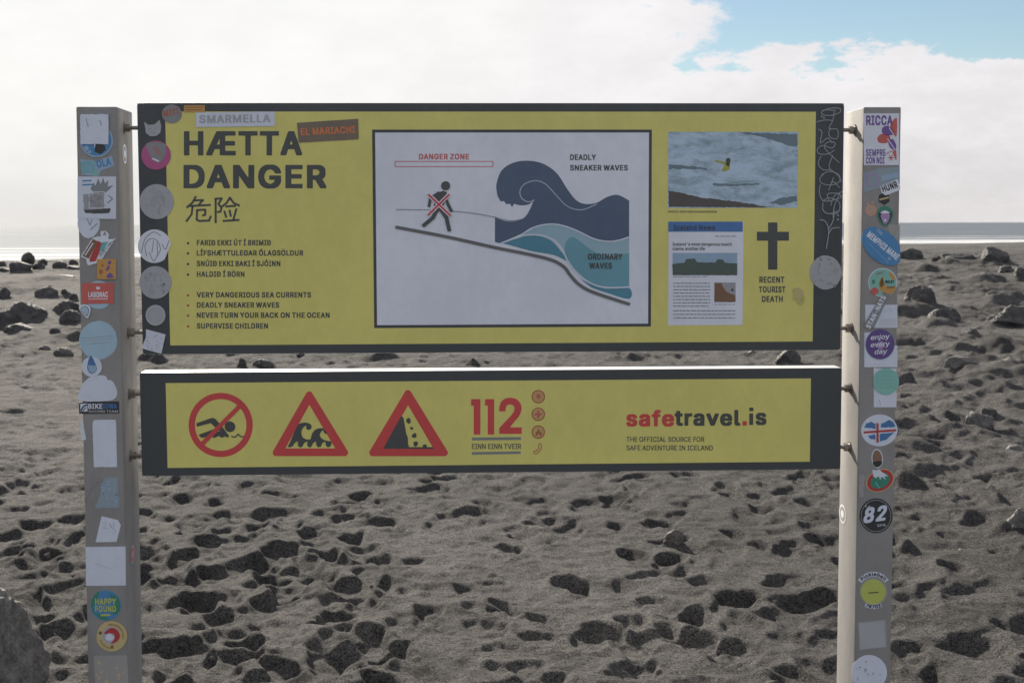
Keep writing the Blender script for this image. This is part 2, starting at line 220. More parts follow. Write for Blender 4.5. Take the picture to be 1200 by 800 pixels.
(1, 78, 523, [[466,516,397,516,387,509,384,157,378,157,159,503,141,516,59,516,50,509,48,3,53,-7,128,-9,138,-3,141,349,147,349,366,3,384,-9,466,-9,475,-3,477,503,472,513]]),
(1, 79, 533, [[322,522,209,522,141,496,116,479,90,453,59,409,43,372,31,328,29,284,23,266,31,178,43,134,68,84,96,47,134,17,172,-2,222,-16,316,-16,378,5,409,23,453,65,470,91,488,128,501,172,502,197,508,216,508,297,502,316,501,341,486,384,467,422,454,441,403,489,353,514], [284,442,322,432,346,416,383,378,402,341,410,309,417,278,417,234,412,222,410,197,396,153,376,122,353,98,322,77,297,68,241,66,197,87,173,103,145,141,133,166,121,209,121,303,147,369,161,391,185,416,228,439,259,446]]),
(1, 80, 445, [[291,516,59,516,50,509,48,3,53,-7,128,-9,138,-3,141,173,153,178,291,178,334,192,379,222,411,272,420,303,420,391,411,422,391,459,366,485,322,508], [266,436,296,422,321,391,329,366,330,334,320,303,302,278,278,262,259,255,147,254,141,258,139,266,141,435,153,440,253,440]]),
(1, 82, 449, [[297,516,59,516,50,509,48,3,53,-7,128,-9,138,-3,139,178,141,185,153,190,222,190,234,186,341,-7,428,-9,438,-3,436,22,340,197,342,203,385,234,407,266,420,309,419,403,397,453,366,485,341,502], [266,436,291,426,315,403,329,372,329,334,320,309,311,297,284,277,253,266,153,266,141,271,141,435,153,440,253,440]]),
(1, 83, 447, [[285,522,172,522,141,514,78,479,55,447,43,422,36,391,36,359,43,328,53,303,90,266,134,242,253,207,291,192,316,171,329,147,328,125,309,91,284,74,234,60,209,60,178,68,147,87,132,103,116,145,28,145,23,122,31,91,53,47,84,17,109,1,134,-8,172,-16,284,-16,316,-8,353,11,385,34,407,66,419,97,419,178,403,216,372,247,316,277,197,311,159,330,133,359,133,391,147,415,178,438,209,447,247,446,272,438,291,426,308,409,328,368,409,368,414,378,413,409,391,459,366,485,341,502]]),
(1, 84, 449, [[422,516,34,516,19,509,17,453,22,443,166,440,179,434,180,3,184,-7,259,-9,266,-7,270,3,271,434,284,440,428,443,433,453,433,503,428,513]]),
(1, 85, 517, [[460,516,391,516,381,509,380,178,373,147,359,118,341,93,297,68,259,60,222,68,179,91,153,124,140,159,138,509,122,516,59,516,50,509,49,122,78,59,122,17,172,-8,203,-16,316,-16,384,11,409,28,435,53,454,84,470,134,470,503,466,513]]),
(1, 86, 480, [[466,516,391,516,378,509,274,216,248,128,241,122,234,131,101,509,84,516,16,516,6,509,6,491,12,472,191,-7,284,-9,294,-3,476,497,475,509]]),
(1, 97, 389, [[203,397,172,391,141,391,97,377,72,360,40,328,31,309,31,284,53,273,84,266,103,266,116,272,141,301,184,320,203,321,234,307,251,291,260,266,258,253,247,243,222,235,191,234,109,220,47,191,30,172,18,141,17,78,24,53,34,34,59,9,91,-8,116,-16,209,-16,253,3,272,-9,341,-9,347,-7,352,3,352,278,344,309,328,341,297,371,253,389,222,391], [253,166,261,159,259,125,245,97,216,68,172,54,141,62,116,81,108,97,108,116,134,145,184,159]]),
(1, 98, 424, [[116,516,47,516,41,513,36,503,37,-3,47,-9,116,-9,122,-7,128,7,134,10,184,-16,278,-14,316,1,347,21,372,53,386,78,402,134,401,253,386,297,360,341,341,360,303,383,278,391,222,397,203,391,172,389,134,367,128,369,127,503,122,513], [228,317,259,307,293,272,310,228,310,153,295,109,271,78,241,61,203,60,179,72,145,109,127,166,127,209,136,247,159,290,172,301,197,314,216,320]]),
(1, 99, 396, [[216,397,147,389,118,378,91,360,59,328,43,303,23,247,17,178,23,159,24,128,31,103,52,59,59,47,97,11,159,-16,253,-16,303,1,341,28,367,66,377,97,372,113,316,128,303,128,291,122,276,97,247,68,228,60,191,60,154,78,126,116,115,147,113,172,108,184,115,228,136,278,166,307,209,321,234,314,270,291,287,259,297,253,322,253,353,261,375,272,376,284,367,309,334,354,284,383]]),
(1, 100, 424, [[372,516,309,516,300,509,297,369,291,367,266,383,247,389,203,397,141,389,112,378,84,359,65,341,33,284,24,253,23,216,17,197,24,122,39,78,65,34,84,17,122,-5,153,-16,241,-16,272,-2,291,14,297,12,300,-3,309,-9,372,-9,381,-3,383,503,378,513], [216,317,253,301,272,282,284,256,298,209,298,172,284,119,271,97,246,72,228,61,191,60,154,78,130,109,115,147,114,172,109,191,121,247,141,284,160,303,178,314,203,321]]),
(1, 101, 404, [[253,391,153,391,103,371,59,328,47,309,37,291,24,247,17,178,23,159,24,122,39,78,59,47,91,15,134,-8,159,-16,259,-16,291,-8,341,21,353,34,376,72,377,91,372,101,316,116,303,116,291,110,272,82,247,64,234,60,191,60,154,78,130,103,122,119,114,147,116,154,122,159,372,159,381,166,383,247,364,309,347,334,322,360,297,377], [216,317,247,307,270,284,289,241,291,234,284,229,128,228,116,233,115,241,126,266,147,295,172,311,197,320]]),
(1, 102, 254, [[216,541,166,541,134,533,109,521,84,497,68,466,66,396,53,391,3,391,-6,384,-8,328,-3,318,59,315,66,309,67,3,72,-7,78,-9,147,-9,156,-3,159,309,172,315,228,316,234,318,239,328,239,378,234,388,166,391,159,396,158,403,158,434,178,457,191,463,234,459,244,466,257,509,257,522,247,533]]),
(1, 103, 425, [[203,397,147,391,116,380,84,360,53,322,33,284,24,253,23,216,17,197,24,128,39,84,59,53,84,28,109,11,153,-3,241,-3,291,20,297,19,298,-16,291,-37,283,-53,272,-63,253,-76,228,-84,184,-84,159,-76,136,-59,122,-40,109,-34,78,-36,41,-59,36,-72,40,-84,59,-109,72,-122,109,-145,159,-159,253,-159,303,-145,334,-129,366,-97,382,-59,389,-22,389,378,384,388,378,391,309,391,300,384,297,369,291,367,253,389,222,391], [216,317,253,301,272,282,289,247,298,216,298,172,283,122,259,91,222,72,184,72,160,84,130,116,115,153,109,191,121,247,141,284,160,303,178,314,203,320]]),
(1, 104, 410, [[116,516,47,516,41,513,36,503,37,-3,53,-10,116,-9,125,-3,127,228,133,259,142,278,166,303,184,314,209,318,234,314,252,303,266,288,279,259,281,-3,291,-9,366,-7,370,3,370,278,361,316,334,360,309,377,278,391,222,397,178,389,153,380,134,367,128,369,127,503,122,513]]),
(1, 105, 167, [[97,534,59,533,41,522,31,509,31,459,53,436,109,436,128,446,138,459,139,497,132,516,122,527], [116,391,47,391,41,388,36,378,36,3,41,-7,47,-9,116,-9,122,-7,127,3,127,378,122,388]]),
(1, 106, 167, [[97,534,59,533,41,522,31,509,31,459,53,436,109,436,128,447,136,459,139,472,136,509,125,522], [116,391,47,391,37,384,35,-47,16,-70,3,-76,-16,-78,-25,-84,-27,-141,-22,-151,-16,-153,34,-153,78,-139,110,-109,126,-72,127,378,122,388]]),
(1, 108, 189, [[116,516,47,516,41,513,36,503,36,78,49,28,78,-2,97,-9,184,-9,191,-7,195,3,184,55,172,66,141,68,127,91,127,503,122,513]]),
(1, 109, 610, [[460,397,409,397,378,389,353,377,322,353,316,355,282,384,241,397,197,397,166,389,134,372,128,375,122,388,116,391,41,388,36,378,36,3,41,-7,116,-9,125,-3,127,247,136,272,148,291,166,307,197,320,222,314,240,303,260,266,262,-3,272,-9,347,-7,352,3,352,266,361,284,379,303,416,321,441,314,459,303,470,291,479,272,481,-3,491,-9,566,-7,570,3,569,297,557,334,534,364,509,383]]),
(1, 110, 410, [[235,397,178,389,153,380,134,367,128,369,125,384,116,391,47,391,37,384,36,3,41,-7,116,-9,125,-3,127,228,133,259,142,278,166,303,184,314,209,318,234,314,252,303,266,288,279,259,281,-3,297,-10,359,-9,369,-3,370,278,363,309,347,341,328,364,284,389,253,391]]),
(1, 111, 415, [[260,391,153,391,116,377,91,360,59,328,39,297,24,253,17,178,33,97,59,47,91,15,153,-14,253,-16,309,4,341,28,360,53,388,116,395,153,395,228,376,297,347,341,334,354,291,380], [216,317,247,307,266,293,284,269,304,209,304,166,286,109,253,73,228,60,191,60,154,78,130,109,115,147,108,191,121,247,141,284,160,303,178,314,203,320]]),
(1, 114, 259, [[235,397,203,397,172,391,134,374,128,375,125,384,116,391,47,391,37,384,36,3,41,-7,116,-9,125,-3,127,241,142,278,166,301,197,315,247,316,256,322,257,384]]),
(1, 115, 365, [[241,391,134,391,109,383,78,366,47,334,37,316,31,266,39,228,59,197,97,173,228,136,245,122,254,103,245,84,234,74,209,61,184,55,153,61,141,68,117,91,107,109,97,116,72,116,28,101,23,91,24,72,53,22,80,3,122,-14,234,-16,278,-2,303,15,328,41,344,78,344,134,332,166,316,185,278,208,153,243,135,253,127,266,126,284,134,296,153,313,178,321,203,320,228,307,259,267,278,266,334,280,339,291,332,316,310,353,278,377]]),
(1, 116, 227, [[128,478,53,476,48,466,47,397,41,391,3,391,-6,384,-8,328,-3,318,3,316,41,315,47,309,48,84,61,34,97,-2,147,-16,191,-16,222,-7,227,3,226,22,216,57,166,61,149,72,140,91,139,303,141,310,147,315,216,318,220,328,220,378,216,388,209,391,153,391,141,396,139,466,134,476]]),
(1, 117, 410, [[360,391,291,391,281,384,279,128,264,97,247,79,228,68,203,60,172,68,149,84,127,134,125,384,109,391,47,391,37,384,36,128,42,109,43,78,65,34,97,4,122,-8,153,-16,209,-16,241,-8,278,14,284,12,287,-3,297,-9,359,-9,369,-3,370,378,366,388]]),
(1, 118, 389, [[372,391,303,391,290,384,197,131,191,133,172,181,100,384,84,391,16,391,6,384,6,366,31,297,143,3,153,-8,228,-9,245,3,382,359,381,384]]),
(1, 121, 389, [[372,391,303,391,290,384,197,131,191,133,172,181,100,384,84,391,16,391,6,384,6,366,12,347,122,62,143,-3,141,-19,124,-53,108,-72,97,-78,59,-78,47,-84,37,-116,36,-134,40,-147,47,-152,128,-153,153,-145,185,-122,207,-91,382,359,381,384]]),
(1, 45, 453, [[341,253,109,253,103,251,98,241,100,184,109,178,341,178,347,180,352,191,352,241,347,251]]),
(1, 58, 188, [[116,372,72,370,53,360,43,347,36,328,37,297,47,278,59,267,84,259,116,261,134,271,151,291,158,316,154,334,141,360], [116,97,78,97,66,93,47,78,37,59,36,28,39,16,53,-4,72,-14,116,-14,141,-1,151,16,158,41,154,59,141,85]]),
(1, 39, 206, [[141,516,66,516,56,509,55,472,61,447,61,322,66,312,72,309,134,309,144,316,145,453,152,478,152,503,147,513]])]
# ------------------------------------------------------------------ materials
MATS = {}
def new_mat(name):
    m = bpy.data.materials.new(name)
    m.use_nodes = True
    t = NT(m.node_tree)
    b = m.node_tree.nodes['Principled BSDF']
    return m, t, b

def printed(name, rgb, rough=.42, var=.07, spec=.5):
    """flat printed or painted colour with light weathering"""
    if name in MATS:
        return MATS[name]
    m, t, b = new_mat(name)
    oc = t.n('ShaderNodeTexCoord').outputs['Object']
    n1 = t.noise(oc, 3.2, 6, .6)
    n2 = t.noise(t.scale(oc, (1, 1, .6)), 30, 6, .65)
    k = t.m('ADD', t.m('MULTIPLY', n1, .6), t.m('MULTIPLY', n2, .4))
    f = t.ss(k, .36, .66, 1 - var, 1 + var * .5)
    v = t.n('ShaderNodeVectorMath', operation='SCALE')
    v.inputs[0].default_value = rgb
    t.put(v.inputs['Scale'], f)
    t.link(v.outputs[0], b.inputs['Base Color'])
    t.link(t.ss(k, .35, .65, rough + .1, rough - .07), b.inputs['Roughness'])
    b.inputs['Specular IOR Level'].default_value = spec
    MATS[name] = m
    return m

def metal(name, rgb, rough, metallic, dirt=.15):
    m, t, b = new_mat(name)
    oc = t.n('ShaderNodeTexCoord').outputs['Object']
    streak = t.noise(t.scale(oc, (12, 12, 2.5)), 1.0, 6, .6)
    spot = t.noise(oc, 9, 8, .65)
    fine_ = t.noise(oc, 160, 3, .6)
    k = t.m('ADD', t.m('MULTIPLY', streak, .4), t.m('ADD', t.m('MULTIPLY', spot, .4), t.m('MULTIPLY', fine_, .2)))
    v = t.n('ShaderNodeVectorMath', operation='SCALE')
    v.inputs[0].default_value = rgb
    t.put(v.inputs['Scale'], t.ss(k, .34, .66, 1 - dirt, 1 + dirt * .6))
    t.link(v.outputs[0], b.inputs['Base Color'])
    t.link(t.ss(k, .35, .65, rough + .08, rough - .06), b.inputs['Roughness'])
    b.inputs['Metallic'].default_value = metallic
    b.inputs['Specular IOR Level'].default_value = .3
    t.link(t.bump(fine_, .08, .002), b.inputs['Normal'])
    return m

MATS['post'] = metal('grey_painted_steel', (.300, .289, .280), .70, .0, .13)
MATS['post'].node_tree.nodes['Principled BSDF'].inputs['Specular IOR Level'].default_value = .08
MATS['alu'] = metal('pale_aluminium', (.66, .66, .65), .46, .6, .08)
MATS['bolt'] = metal('weathered_steel', (.30, .27, .24), .42, .7, .3)
C = dict(marbrown=(.20, .15, .11), orangered=(.66, .20, .07), 
    yellow=(.75, .675, .20), dark=(.060, .066, .072), ink=(.078, .082, .080), white=(.82, .82, .84),
    red=(.66, .075, .075), pinkred=(.62, .14, .13), navy=(.085, .125, .205), teal=(.16, .37, .46), teal2=(.09, .27, .37),
    pale=(.33, .50, .58), groundgrey=(.15, .15, .155), greybar=(.24, .25, .25), peach=(.60, .42, .16),
    softwhite=(.68, .72, .83), paper=(.77, .79, .89), greyw=(.43, .43, .46), greysticker=(.36, .36, .39),
    blue=(.07, .19, .42), midblue=(.08, .26, .52), sky=(.32, .45, .60), magenta=(.50, .10, .27), orange=(.62, .33, .09),
    tan=(.60, .47, .22), purple=(.13, .075, .26), lilac=(.42, .27, .50), mint=(.26, .53, .46), green=(.05, .25, .17),
    brown=(.22, .12, .07), black=(.035, .036, .04), crimson=(.48, .05, .05), lime=(.50, .55, .13), cyan=(.16, .48, .50),
    iceblue=(.40, .56, .68), rust=(.45, .13, .07), steel=(.26, .27, .28), scrib=(.34, .36, .40), newsblue=(.075, .19, .45),
    newsink=(.05, .07, .14), seagrey=(.16, .22, .26), field=(.085, .12, .10), figure=(.42, .42, .06), sandbrown=(.10, .085, .08),
    skin=(.27, .155, .10), peachpaw=(.55, .33, .24), salmon=(.60, .13, .11), violet=(.20, .10, .36), faded=(.36, .345, .33),
    fadedblue=(.30, .36, .42))
def mat(k):
    if k in MATS:
        return MATS[k]
    return printed(k, C[k])

def foam_photo():
    m, t, b = new_mat('foam_print')
    oc = t.n('ShaderNodeTexCoord').outputs['Object']
    a = t.noise(t.scale(oc, (9, 1, 22)), 1.3, 8, .68, dist=.6)
    c = t.noise(t.scale(oc, (40, 1, 70)), 1.0, 6, .7)
    k = t.ss(t.m('ADD', t.m('MULTIPLY', a, .7), t.m('MULTIPLY', c, .3)), .33, .60)
    t.link(t.mix(k, (.24, .33, .39), (.52, .65, .80)), b.inputs['Base Color'])
    b.inputs['Roughness'].default_value = .4
    return m
MATS['foam'] = foam_photo()

# ------------------------------------------------------------------ helpers: objects
def link_mesh(name, verts, faces, fmats, mats, parent=None, smooth=False):
    me = bpy.data.meshes.new(name)
    me.from_pydata(verts, [], faces)
    for k in mats:
        me.materials.append(mat(k) if isinstance(k, str) else k)
    if fmats:
        me.polygons.foreach_set('material_index', fmats)
    if smooth:
        me.polygons.foreach_set('use_smooth', [True] * len(me.polygons))
    me.update()
    o = bpy.data.objects.new(name, me)
    COL.objects.link(o)
    if parent is not None:
        o.parent = parent
    return o

def tag(o, label=None, cat=None, group=None, kind=None):
    for k, v in (('label', label), ('category', cat), ('group', group), ('kind', kind)):
        if v:
            o[k] = v
    return o

# ------------------------------------------------------------------ the sign's own frame
TH, SX, SY = 0.0416, -0.0513, 4.5053
CT, ST = math.cos(TH), math.sin(TH)
def P(px, py, v=.05):
    """a point measured on the photograph -> (x, z) on the sign's vertical plane at depth v"""
    d = rt * (px - 600) + up * (400 - py) + fw * F_PX
    ox, oy = -SX, -SY
    lx, ly = ox * CT + oy * ST, -ox * ST + oy * CT
    ex, ey = d.x * CT + d.y * ST, -d.x * ST + d.y * CT
    s = (v - ly) / ey
    return lx + ex * s, CAM_H + d.z * s

EPS = .0004
GL = {}
for wt_, code, adv_, loops_ in OUTLINES:
    GL['br'[wt_] + chr(code)] = (adv_ / 1000, [[(q[i] / 1000, q[i + 1] / 1000) for i in range(0, len(q), 2)] for q in loops_])

for k_ in ('bi', 'bj'):                 # keep the dots clear of their stems
    if k_ in GL:
        GL[k_] = (GL[k_][0], [[(x, y + .04 if y > .412 else min(y, .385)) for x, y in lp] for lp in GL[k_][1]])

def text_loops(s, wt):
    x = 0
    out = []
    for ch in s:
        if ch == ' ':
            x += .19
            continue
        a, loops = GL.get(wt + ('O' if ch == 'Ö' else ch), GL[wt + '-'])
        if ch == 'Ö':
            cx = sum(p[0] for p in loops[0]) / len(loops[0])
            for d in (-.10, .10):
                out.append([[(x + cx + d + .052 * math.cos(q * .7854), .64 + .052 * math.sin(q * .7854)) for q in range(8)]])
        moved = [[(p[0] + x, p[1]) for p in lp] for lp in loops]
        dots_ = [lp for lp in moved if min(p[1] for p in lp) > (.44 if ch in 'ij' else .53)]      # dots and accents are filled on their own
        out.append([lp for lp in moved if lp not in dots_])
        out += [[lp] for lp in dots_]
        x += a
    return out
def area(lp):
    return .5 * sum(a[0] * b[1] - b[0] * a[1] for a, b in zip(lp, lp[1:] + lp[:1]))

class Sheet:
    """printed layers lying on a plane of the sign, collected into one mesh"""
    def __init__(s, v):
        s.v, s.V, s.Fc, s.fm, s.mats, s.layer = v, [], [], [], [], 0
    def mi(s, k):
        if k not in s.mats:
            s.mats.append(k)
        return s.mats.index(k)
    def loc(s, pts):
        return [P(x, y, s.v) for x, y in pts]
    def flat(s, loops, k, lay=None, local=False, lift=0):
        if not local:
            loops = [s.loc(lp) for lp in loops]
        lay = s.layer if lay is None else lay
        y = s.v - lay * EPS - lift
        tri = tessellate_polygon([[Vector((a * 2000, b * 2000, 0)) for a, b in lp] for lp in loops])
        allp = [p for lp in loops for p in lp]
        n = len(s.V)
        s.V += [(a, y, b) for a, b in allp]
        i = s.mi(k)
        for t in tri:
            a, b, c = (allp[q] for q in t)
            if (b[0] - a[0]) * (c[1] - a[1]) - (c[0] - a[0]) * (b[1] - a[1]) < 0:
                t = t[::-1]
            s.Fc.append([n + q for q in t])
            s.fm.append(i)
    def base(s, pts, k, depth=.0008, lay=None, local=False):
        """outline with a real, thin edge"""
        lp = pts if local else s.loc(pts)
        if area(lp) < 0:
            lp = lp[::-1]
        s.flat([lp], k, lay, True)
        y = s.v - (s.layer if lay is None else lay) * EPS
        n = len(s.V)
        m_ = len(lp)
        s.V += [(a, y, b) for a, b in lp] + [(a, y + depth, b) for a, b in lp]
        for i in range(m_):
            j = (i + 1) % m_
            s.Fc.append([n + j, n + i, n + m_ + i, n + m_ + j])
            s.fm.append(s.mi(k))
    def line(s, pts, w, k, lay=None, closed=False):
        """pen or printed line of width w pixels; each short piece a hair above the last"""
        lay = s.layer if lay is None else lay
        q = pts + pts[:1] if closed else pts
        for i in range(len(q) - 1):
            (x0, y0), (x1, y1) = q[i], q[i + 1]
            L = math.hypot(x1 - x0, y1 - y0) or 1
            ex, ey = (x1 - x0) / L * w / 2, (y1 - y0) / L * w / 2
            e = .5
            s.flat([[(x0 - ex * e - ey, y0 - ey * e + ex), (x1 + ex * e - ey, y1 + ey * e + ex), (x1 + ex * e + ey, y1 + ey * e - ex), (x0 - ex * e + ey, y0 - ey * e - ex)]], k, lay, lift=(i % 12) * 1.2e-5)
    def text(s, st, x0, x1, base, cap, k, wt='b', rot=0, lay=None, slant=0):
        """lettering from x0 to x1 pixels on a baseline, cap pixels tall, turned by rot degrees about its left end"""
        gl = text_loops(st, wt)
        Hs = [p for lp in GL[wt + 'H'][1] for p in lp]
        b0, b1 = min(p[1] for p in Hs), max(p[1] for p in Hs)
        xs = [p[0] for g in gl for lp in g for p in lp]
        a0, a1 = min(xs), max(xs)
        c_, s_ = math.cos(R(rot)), math.sin(R(rot))
        for g in gl:
            loops = []
            for lp in g:
                o = []
                for p in lp:
                    u = (p[0] - a0) / (a1 - a0) * (x1 - x0)
                    w = (p[1] - b0) / (b1 - b0) * cap
                    u += slant * w
                    o.append((x0 + u * c_ - w * s_, base - u * s_ - w * c_))
                loops.append(o)
            s.flat(loops, k, lay)
    def arc_text(s, st, cx, cy, r, a0, a1, cap, k, wt='b', inside=False, lay=None):
        gl = text_loops(st, wt)
        xs = [p[0] for g in gl for lp in g for p in lp]
        x0, x1 = min(xs), max(xs)
        for g in gl:
            gx = [p[0] for lp in g for p in lp]
            mid_ = (min(gx) + max(gx)) / 2
            a = R(a0 + (a1 - a0) * (mid_ - x0) / (x1 - x0))
            kx = abs(R(a1 - a0)) * r / (x1 - x0)
            loops = []
            for lp in g:
                o = []
                for p in lp:
                    u, w = (p[0] - mid_) * kx, p[1] / .53 * cap
                    if inside:
                        o.append((cx + (r - w) * math.cos(a) - u * math.sin(a), cy - (r - w) * math.sin(a) - u * math.cos(a)))
                    else:
                        o.append((cx + (r + w) * math.cos(a) + u * math.sin(a), cy - (r + w) * math.sin(a) + u * math.cos(a)))
                loops.append(o)
            s.flat(loops, k, lay)
    def build(s, name, parent, label=None):
        o = link_mesh(name, s.V, s.Fc, s.fm, s.mats, parent)
        if label:
            o['label'] = label
        return o

def rect(x0, y0, x1, y1, rot=0):
    cx, cy = (x0 + x1) / 2, (y0 + y1) / 2
    c_, s_ = math.cos(R(rot)), math.sin(R(rot))
    return [(cx + (x - cx) * c_ + (y - cy) * s_, cy - (x - cx) * s_ + (y - cy) * c_) for x, y in ((x0, y0), (x1, y0), (x1, y1), (x0, y1))]
def circ(cx, cy, rx, ry=None, n=40, rot=0, rough=0, seed=0):
    ry = rx if ry is None else ry
    rg = random.Random(seed)
    c_, s_ = math.cos(R(rot)), math.sin(R(rot))
    o = []
    w = 0
    for i in range(n):
        a = 2 * math.pi * i / n
        w = .6 * w + rg.uniform(-1, 1) * rough
        x, y = rx * (1 + w) * math.cos(a), ry * (1 + w) * math.sin(a)
        o.append((cx + x * c_ + y * s_, cy - x * s_ + y * c_))
    return o
def torn(pts, amt, seed, step=2.5):
    """an outline with an uneven torn edge"""
    rg = random.Random(seed)
    o = []
    for (x0, y0), (x1, y1) in zip(pts, pts[1:] + pts[:1]):
        n = max(1, int(math.hypot(x1 - x0, y1 - y0) / step))
        for i in range(n):
            t = i / n
            o.append((x0 + (x1 - x0) * t + rg.uniform(-amt, amt), y0 + (y1 - y0) * t + rg.uniform(-amt, amt)))
    return o
def smooth(pts, k=6, closed=False):
    """Catmull-Rom curve through points"""
    n = len(pts)
    o = []
    g = (lambda i: pts[i % n]) if closed else (lambda i: pts[max(0, min(n - 1, i))])
    for i in range(n if closed else n - 1):
        p0, p1, p2, p3 = g(i - 1), g(i), g(i + 1), g(i + 2)
        for j in range(k):
            t = j / k
            o.append(tuple(.5 * (2 * p1[c] + (p2[c] - p0[c]) * t + (2 * p0[c] - 5 * p1[c] + 4 * p2[c] - p3[c]) * t * t + (3 * p1[c] - p0[c] - 3 * p2[c] + p3[c]) * t ** 3) for c in (0, 1)))
    if not closed:
        o.append(pts[-1])
    return o
def zm(pts, ox, oy, k):
    return [(ox + x / k, oy + y / k) for x, y in pts]

# ------------------------------------------------------------------ terrain
def hash2(ix, iy, seed):
    h = (ix * 374761393 + iy * 668265263 + seed * 974711) & 0xffffffff
    h = ((h ^ (h >> 13)) * 1274126177) & 0xffffffff
    return ((h ^ (h >> 16)) & 0xffff) / 65535.0
def vnoise(x, y, wl, seed):
    x = np.asarray(x, float) / wl
    y = np.asarray(y, float) / wl
    ix, iy = np.floor(x).astype(np.int64), np.floor(y).astype(np.int64)
    fx, fy = x - ix, y - iy
    fx = fx * fx * fx * (fx * (fx * 6 - 15) + 10)
    fy = fy * fy * fy * (fy * (fy * 6 - 15) + 10)
    a, b = hash2(ix, iy, seed), hash2(ix + 1, iy, seed)
    c, d = hash2(ix, iy + 1, seed), hash2(ix + 1, iy + 1, seed)
    return ((a + (b - a) * fx) * (1 - fy) + (c + (d - c) * fx) * fy) * 2 - 1
def sstep(x, a, b):
    t = np.clip((x - a) / (b - a), 0, 1)
    return t * t * (3 - 2 * t)
SEA_Z = -4.0
def macro(x, y):
    """the lie of the beach without prints: nearly flat, then over the crest down to the water"""
    x = np.asarray(x, float)
    y = np.asarray(y, float)
    crest = np.clip(66 + (x + 21) * .82, 45, 220)
    fade = sstep(y, 6, 14)
    z = fade * (.10 * vnoise(x, y, 8.5, 3) + .06 * vnoise(x, y, 3.1, 4)) + .022 * vnoise(x, y, 1.7, 5)
    z = z * (1 - .75 * sstep(y, crest * .6, crest))
    over = np.maximum(y - crest, 0)
    z = z - over ** 2 / (over + 12) * .13
    return np.maximum(z, SEA_Z - 1.5)
def G(px, py):
    """photograph point -> the spot on the beach it shows"""
    d = rt * (px - 600) + up * (400 - py) + fw * F_PX
    z = 0.0
    for _ in range(5):
        s = (z - CAM_H) / d.z
        x, y = d.x * s, d.y * s
        z = float(macro(x, y))
    return x, y, z

rows = np.concatenate([[-400, -120, -50, -22, -10, -4, 0, 2], np.geomspace(3.6, 128, 1500), np.geomspace(131, 420, 40)])
NI, NO = 960, 22
tcol = np.linspace(-1, 1, NI)
def halfw(y):
    return .43 * np.maximum(y, 0) + .9
grow = 1 + np.cumsum(np.geomspace(.02, 90, NO))
X = np.zeros((len(rows), NI + 2 * NO))
hw = halfw(rows)
X[:, NO:NO + NI] = hw[:, None] * tcol[None, :]
X[:, NO + NI:] = hw[:, None] + (grow - 1)[None, :]
X[:, :NO] = -(hw[:, None] + (grow - 1)[None, ::-1])
Y = np.repeat(rows[:, None], X.shape[1], 1)
Z = macro(X, Y)
rng = np.random.default_rng(11)
beachy = 1 - sstep(Y, 60, 110)
left_churn = sstep(-X + .0 * Y, -.10 * 6, .15 * 6) * (1 - sstep(Y, 8, 11))
churn = np.clip(.35 + .5 * vnoise(X, Y, 2.3, 8) + .5 * left_churn + .45 * sstep(Y, 7, 11) + .35 * sstep(X, .9, 1.6), 0, 1.1)
rid = 1 - np.abs(vnoise(X + .15 * vnoise(X, Y, .5, 21), Y, .62, 7))
Z += beachy * churn * (.012 * rid ** 2 + .012 * vnoise(X, Y, .33, 9) + .005 * vnoise(X, Y, .16, 10))
far_ = sstep(Y, 6.8, 10) + .8 * sstep(X / np.maximum(Y, 1), .22, .27)
Z += beachy * far_ * (.35 + .65 * sstep(vnoise(X, Y, 2.9, 24), -.5, .4)) * (.030 * (1 - np.abs(vnoise(X, Y, .55, 25))) ** 2 + .022 * vnoise(X, Y, .30, 26) + .010 * vnoise(X, Y, .14, 27) + sstep(Y, 14, 30) * .045 * vnoise(X, Y, .8, 28))
clod = np.maximum(vnoise(X, Y, .085, 14) + .5 * vnoise(X, Y, .05, 15), 0) ** 1.5
Z += beachy * (.0025 + .0045 * churn) * vnoise(X, Y, .075, 12) + beachy * (.003 + .012 * churn) * clod * sstep(vnoise(X, Y, .7, 16), -.2, .5) + .0028 * beachy * vnoise(X, Y, .034, 13)
PIT, RIM = np.zeros_like(Z), np.zeros_like(Z)

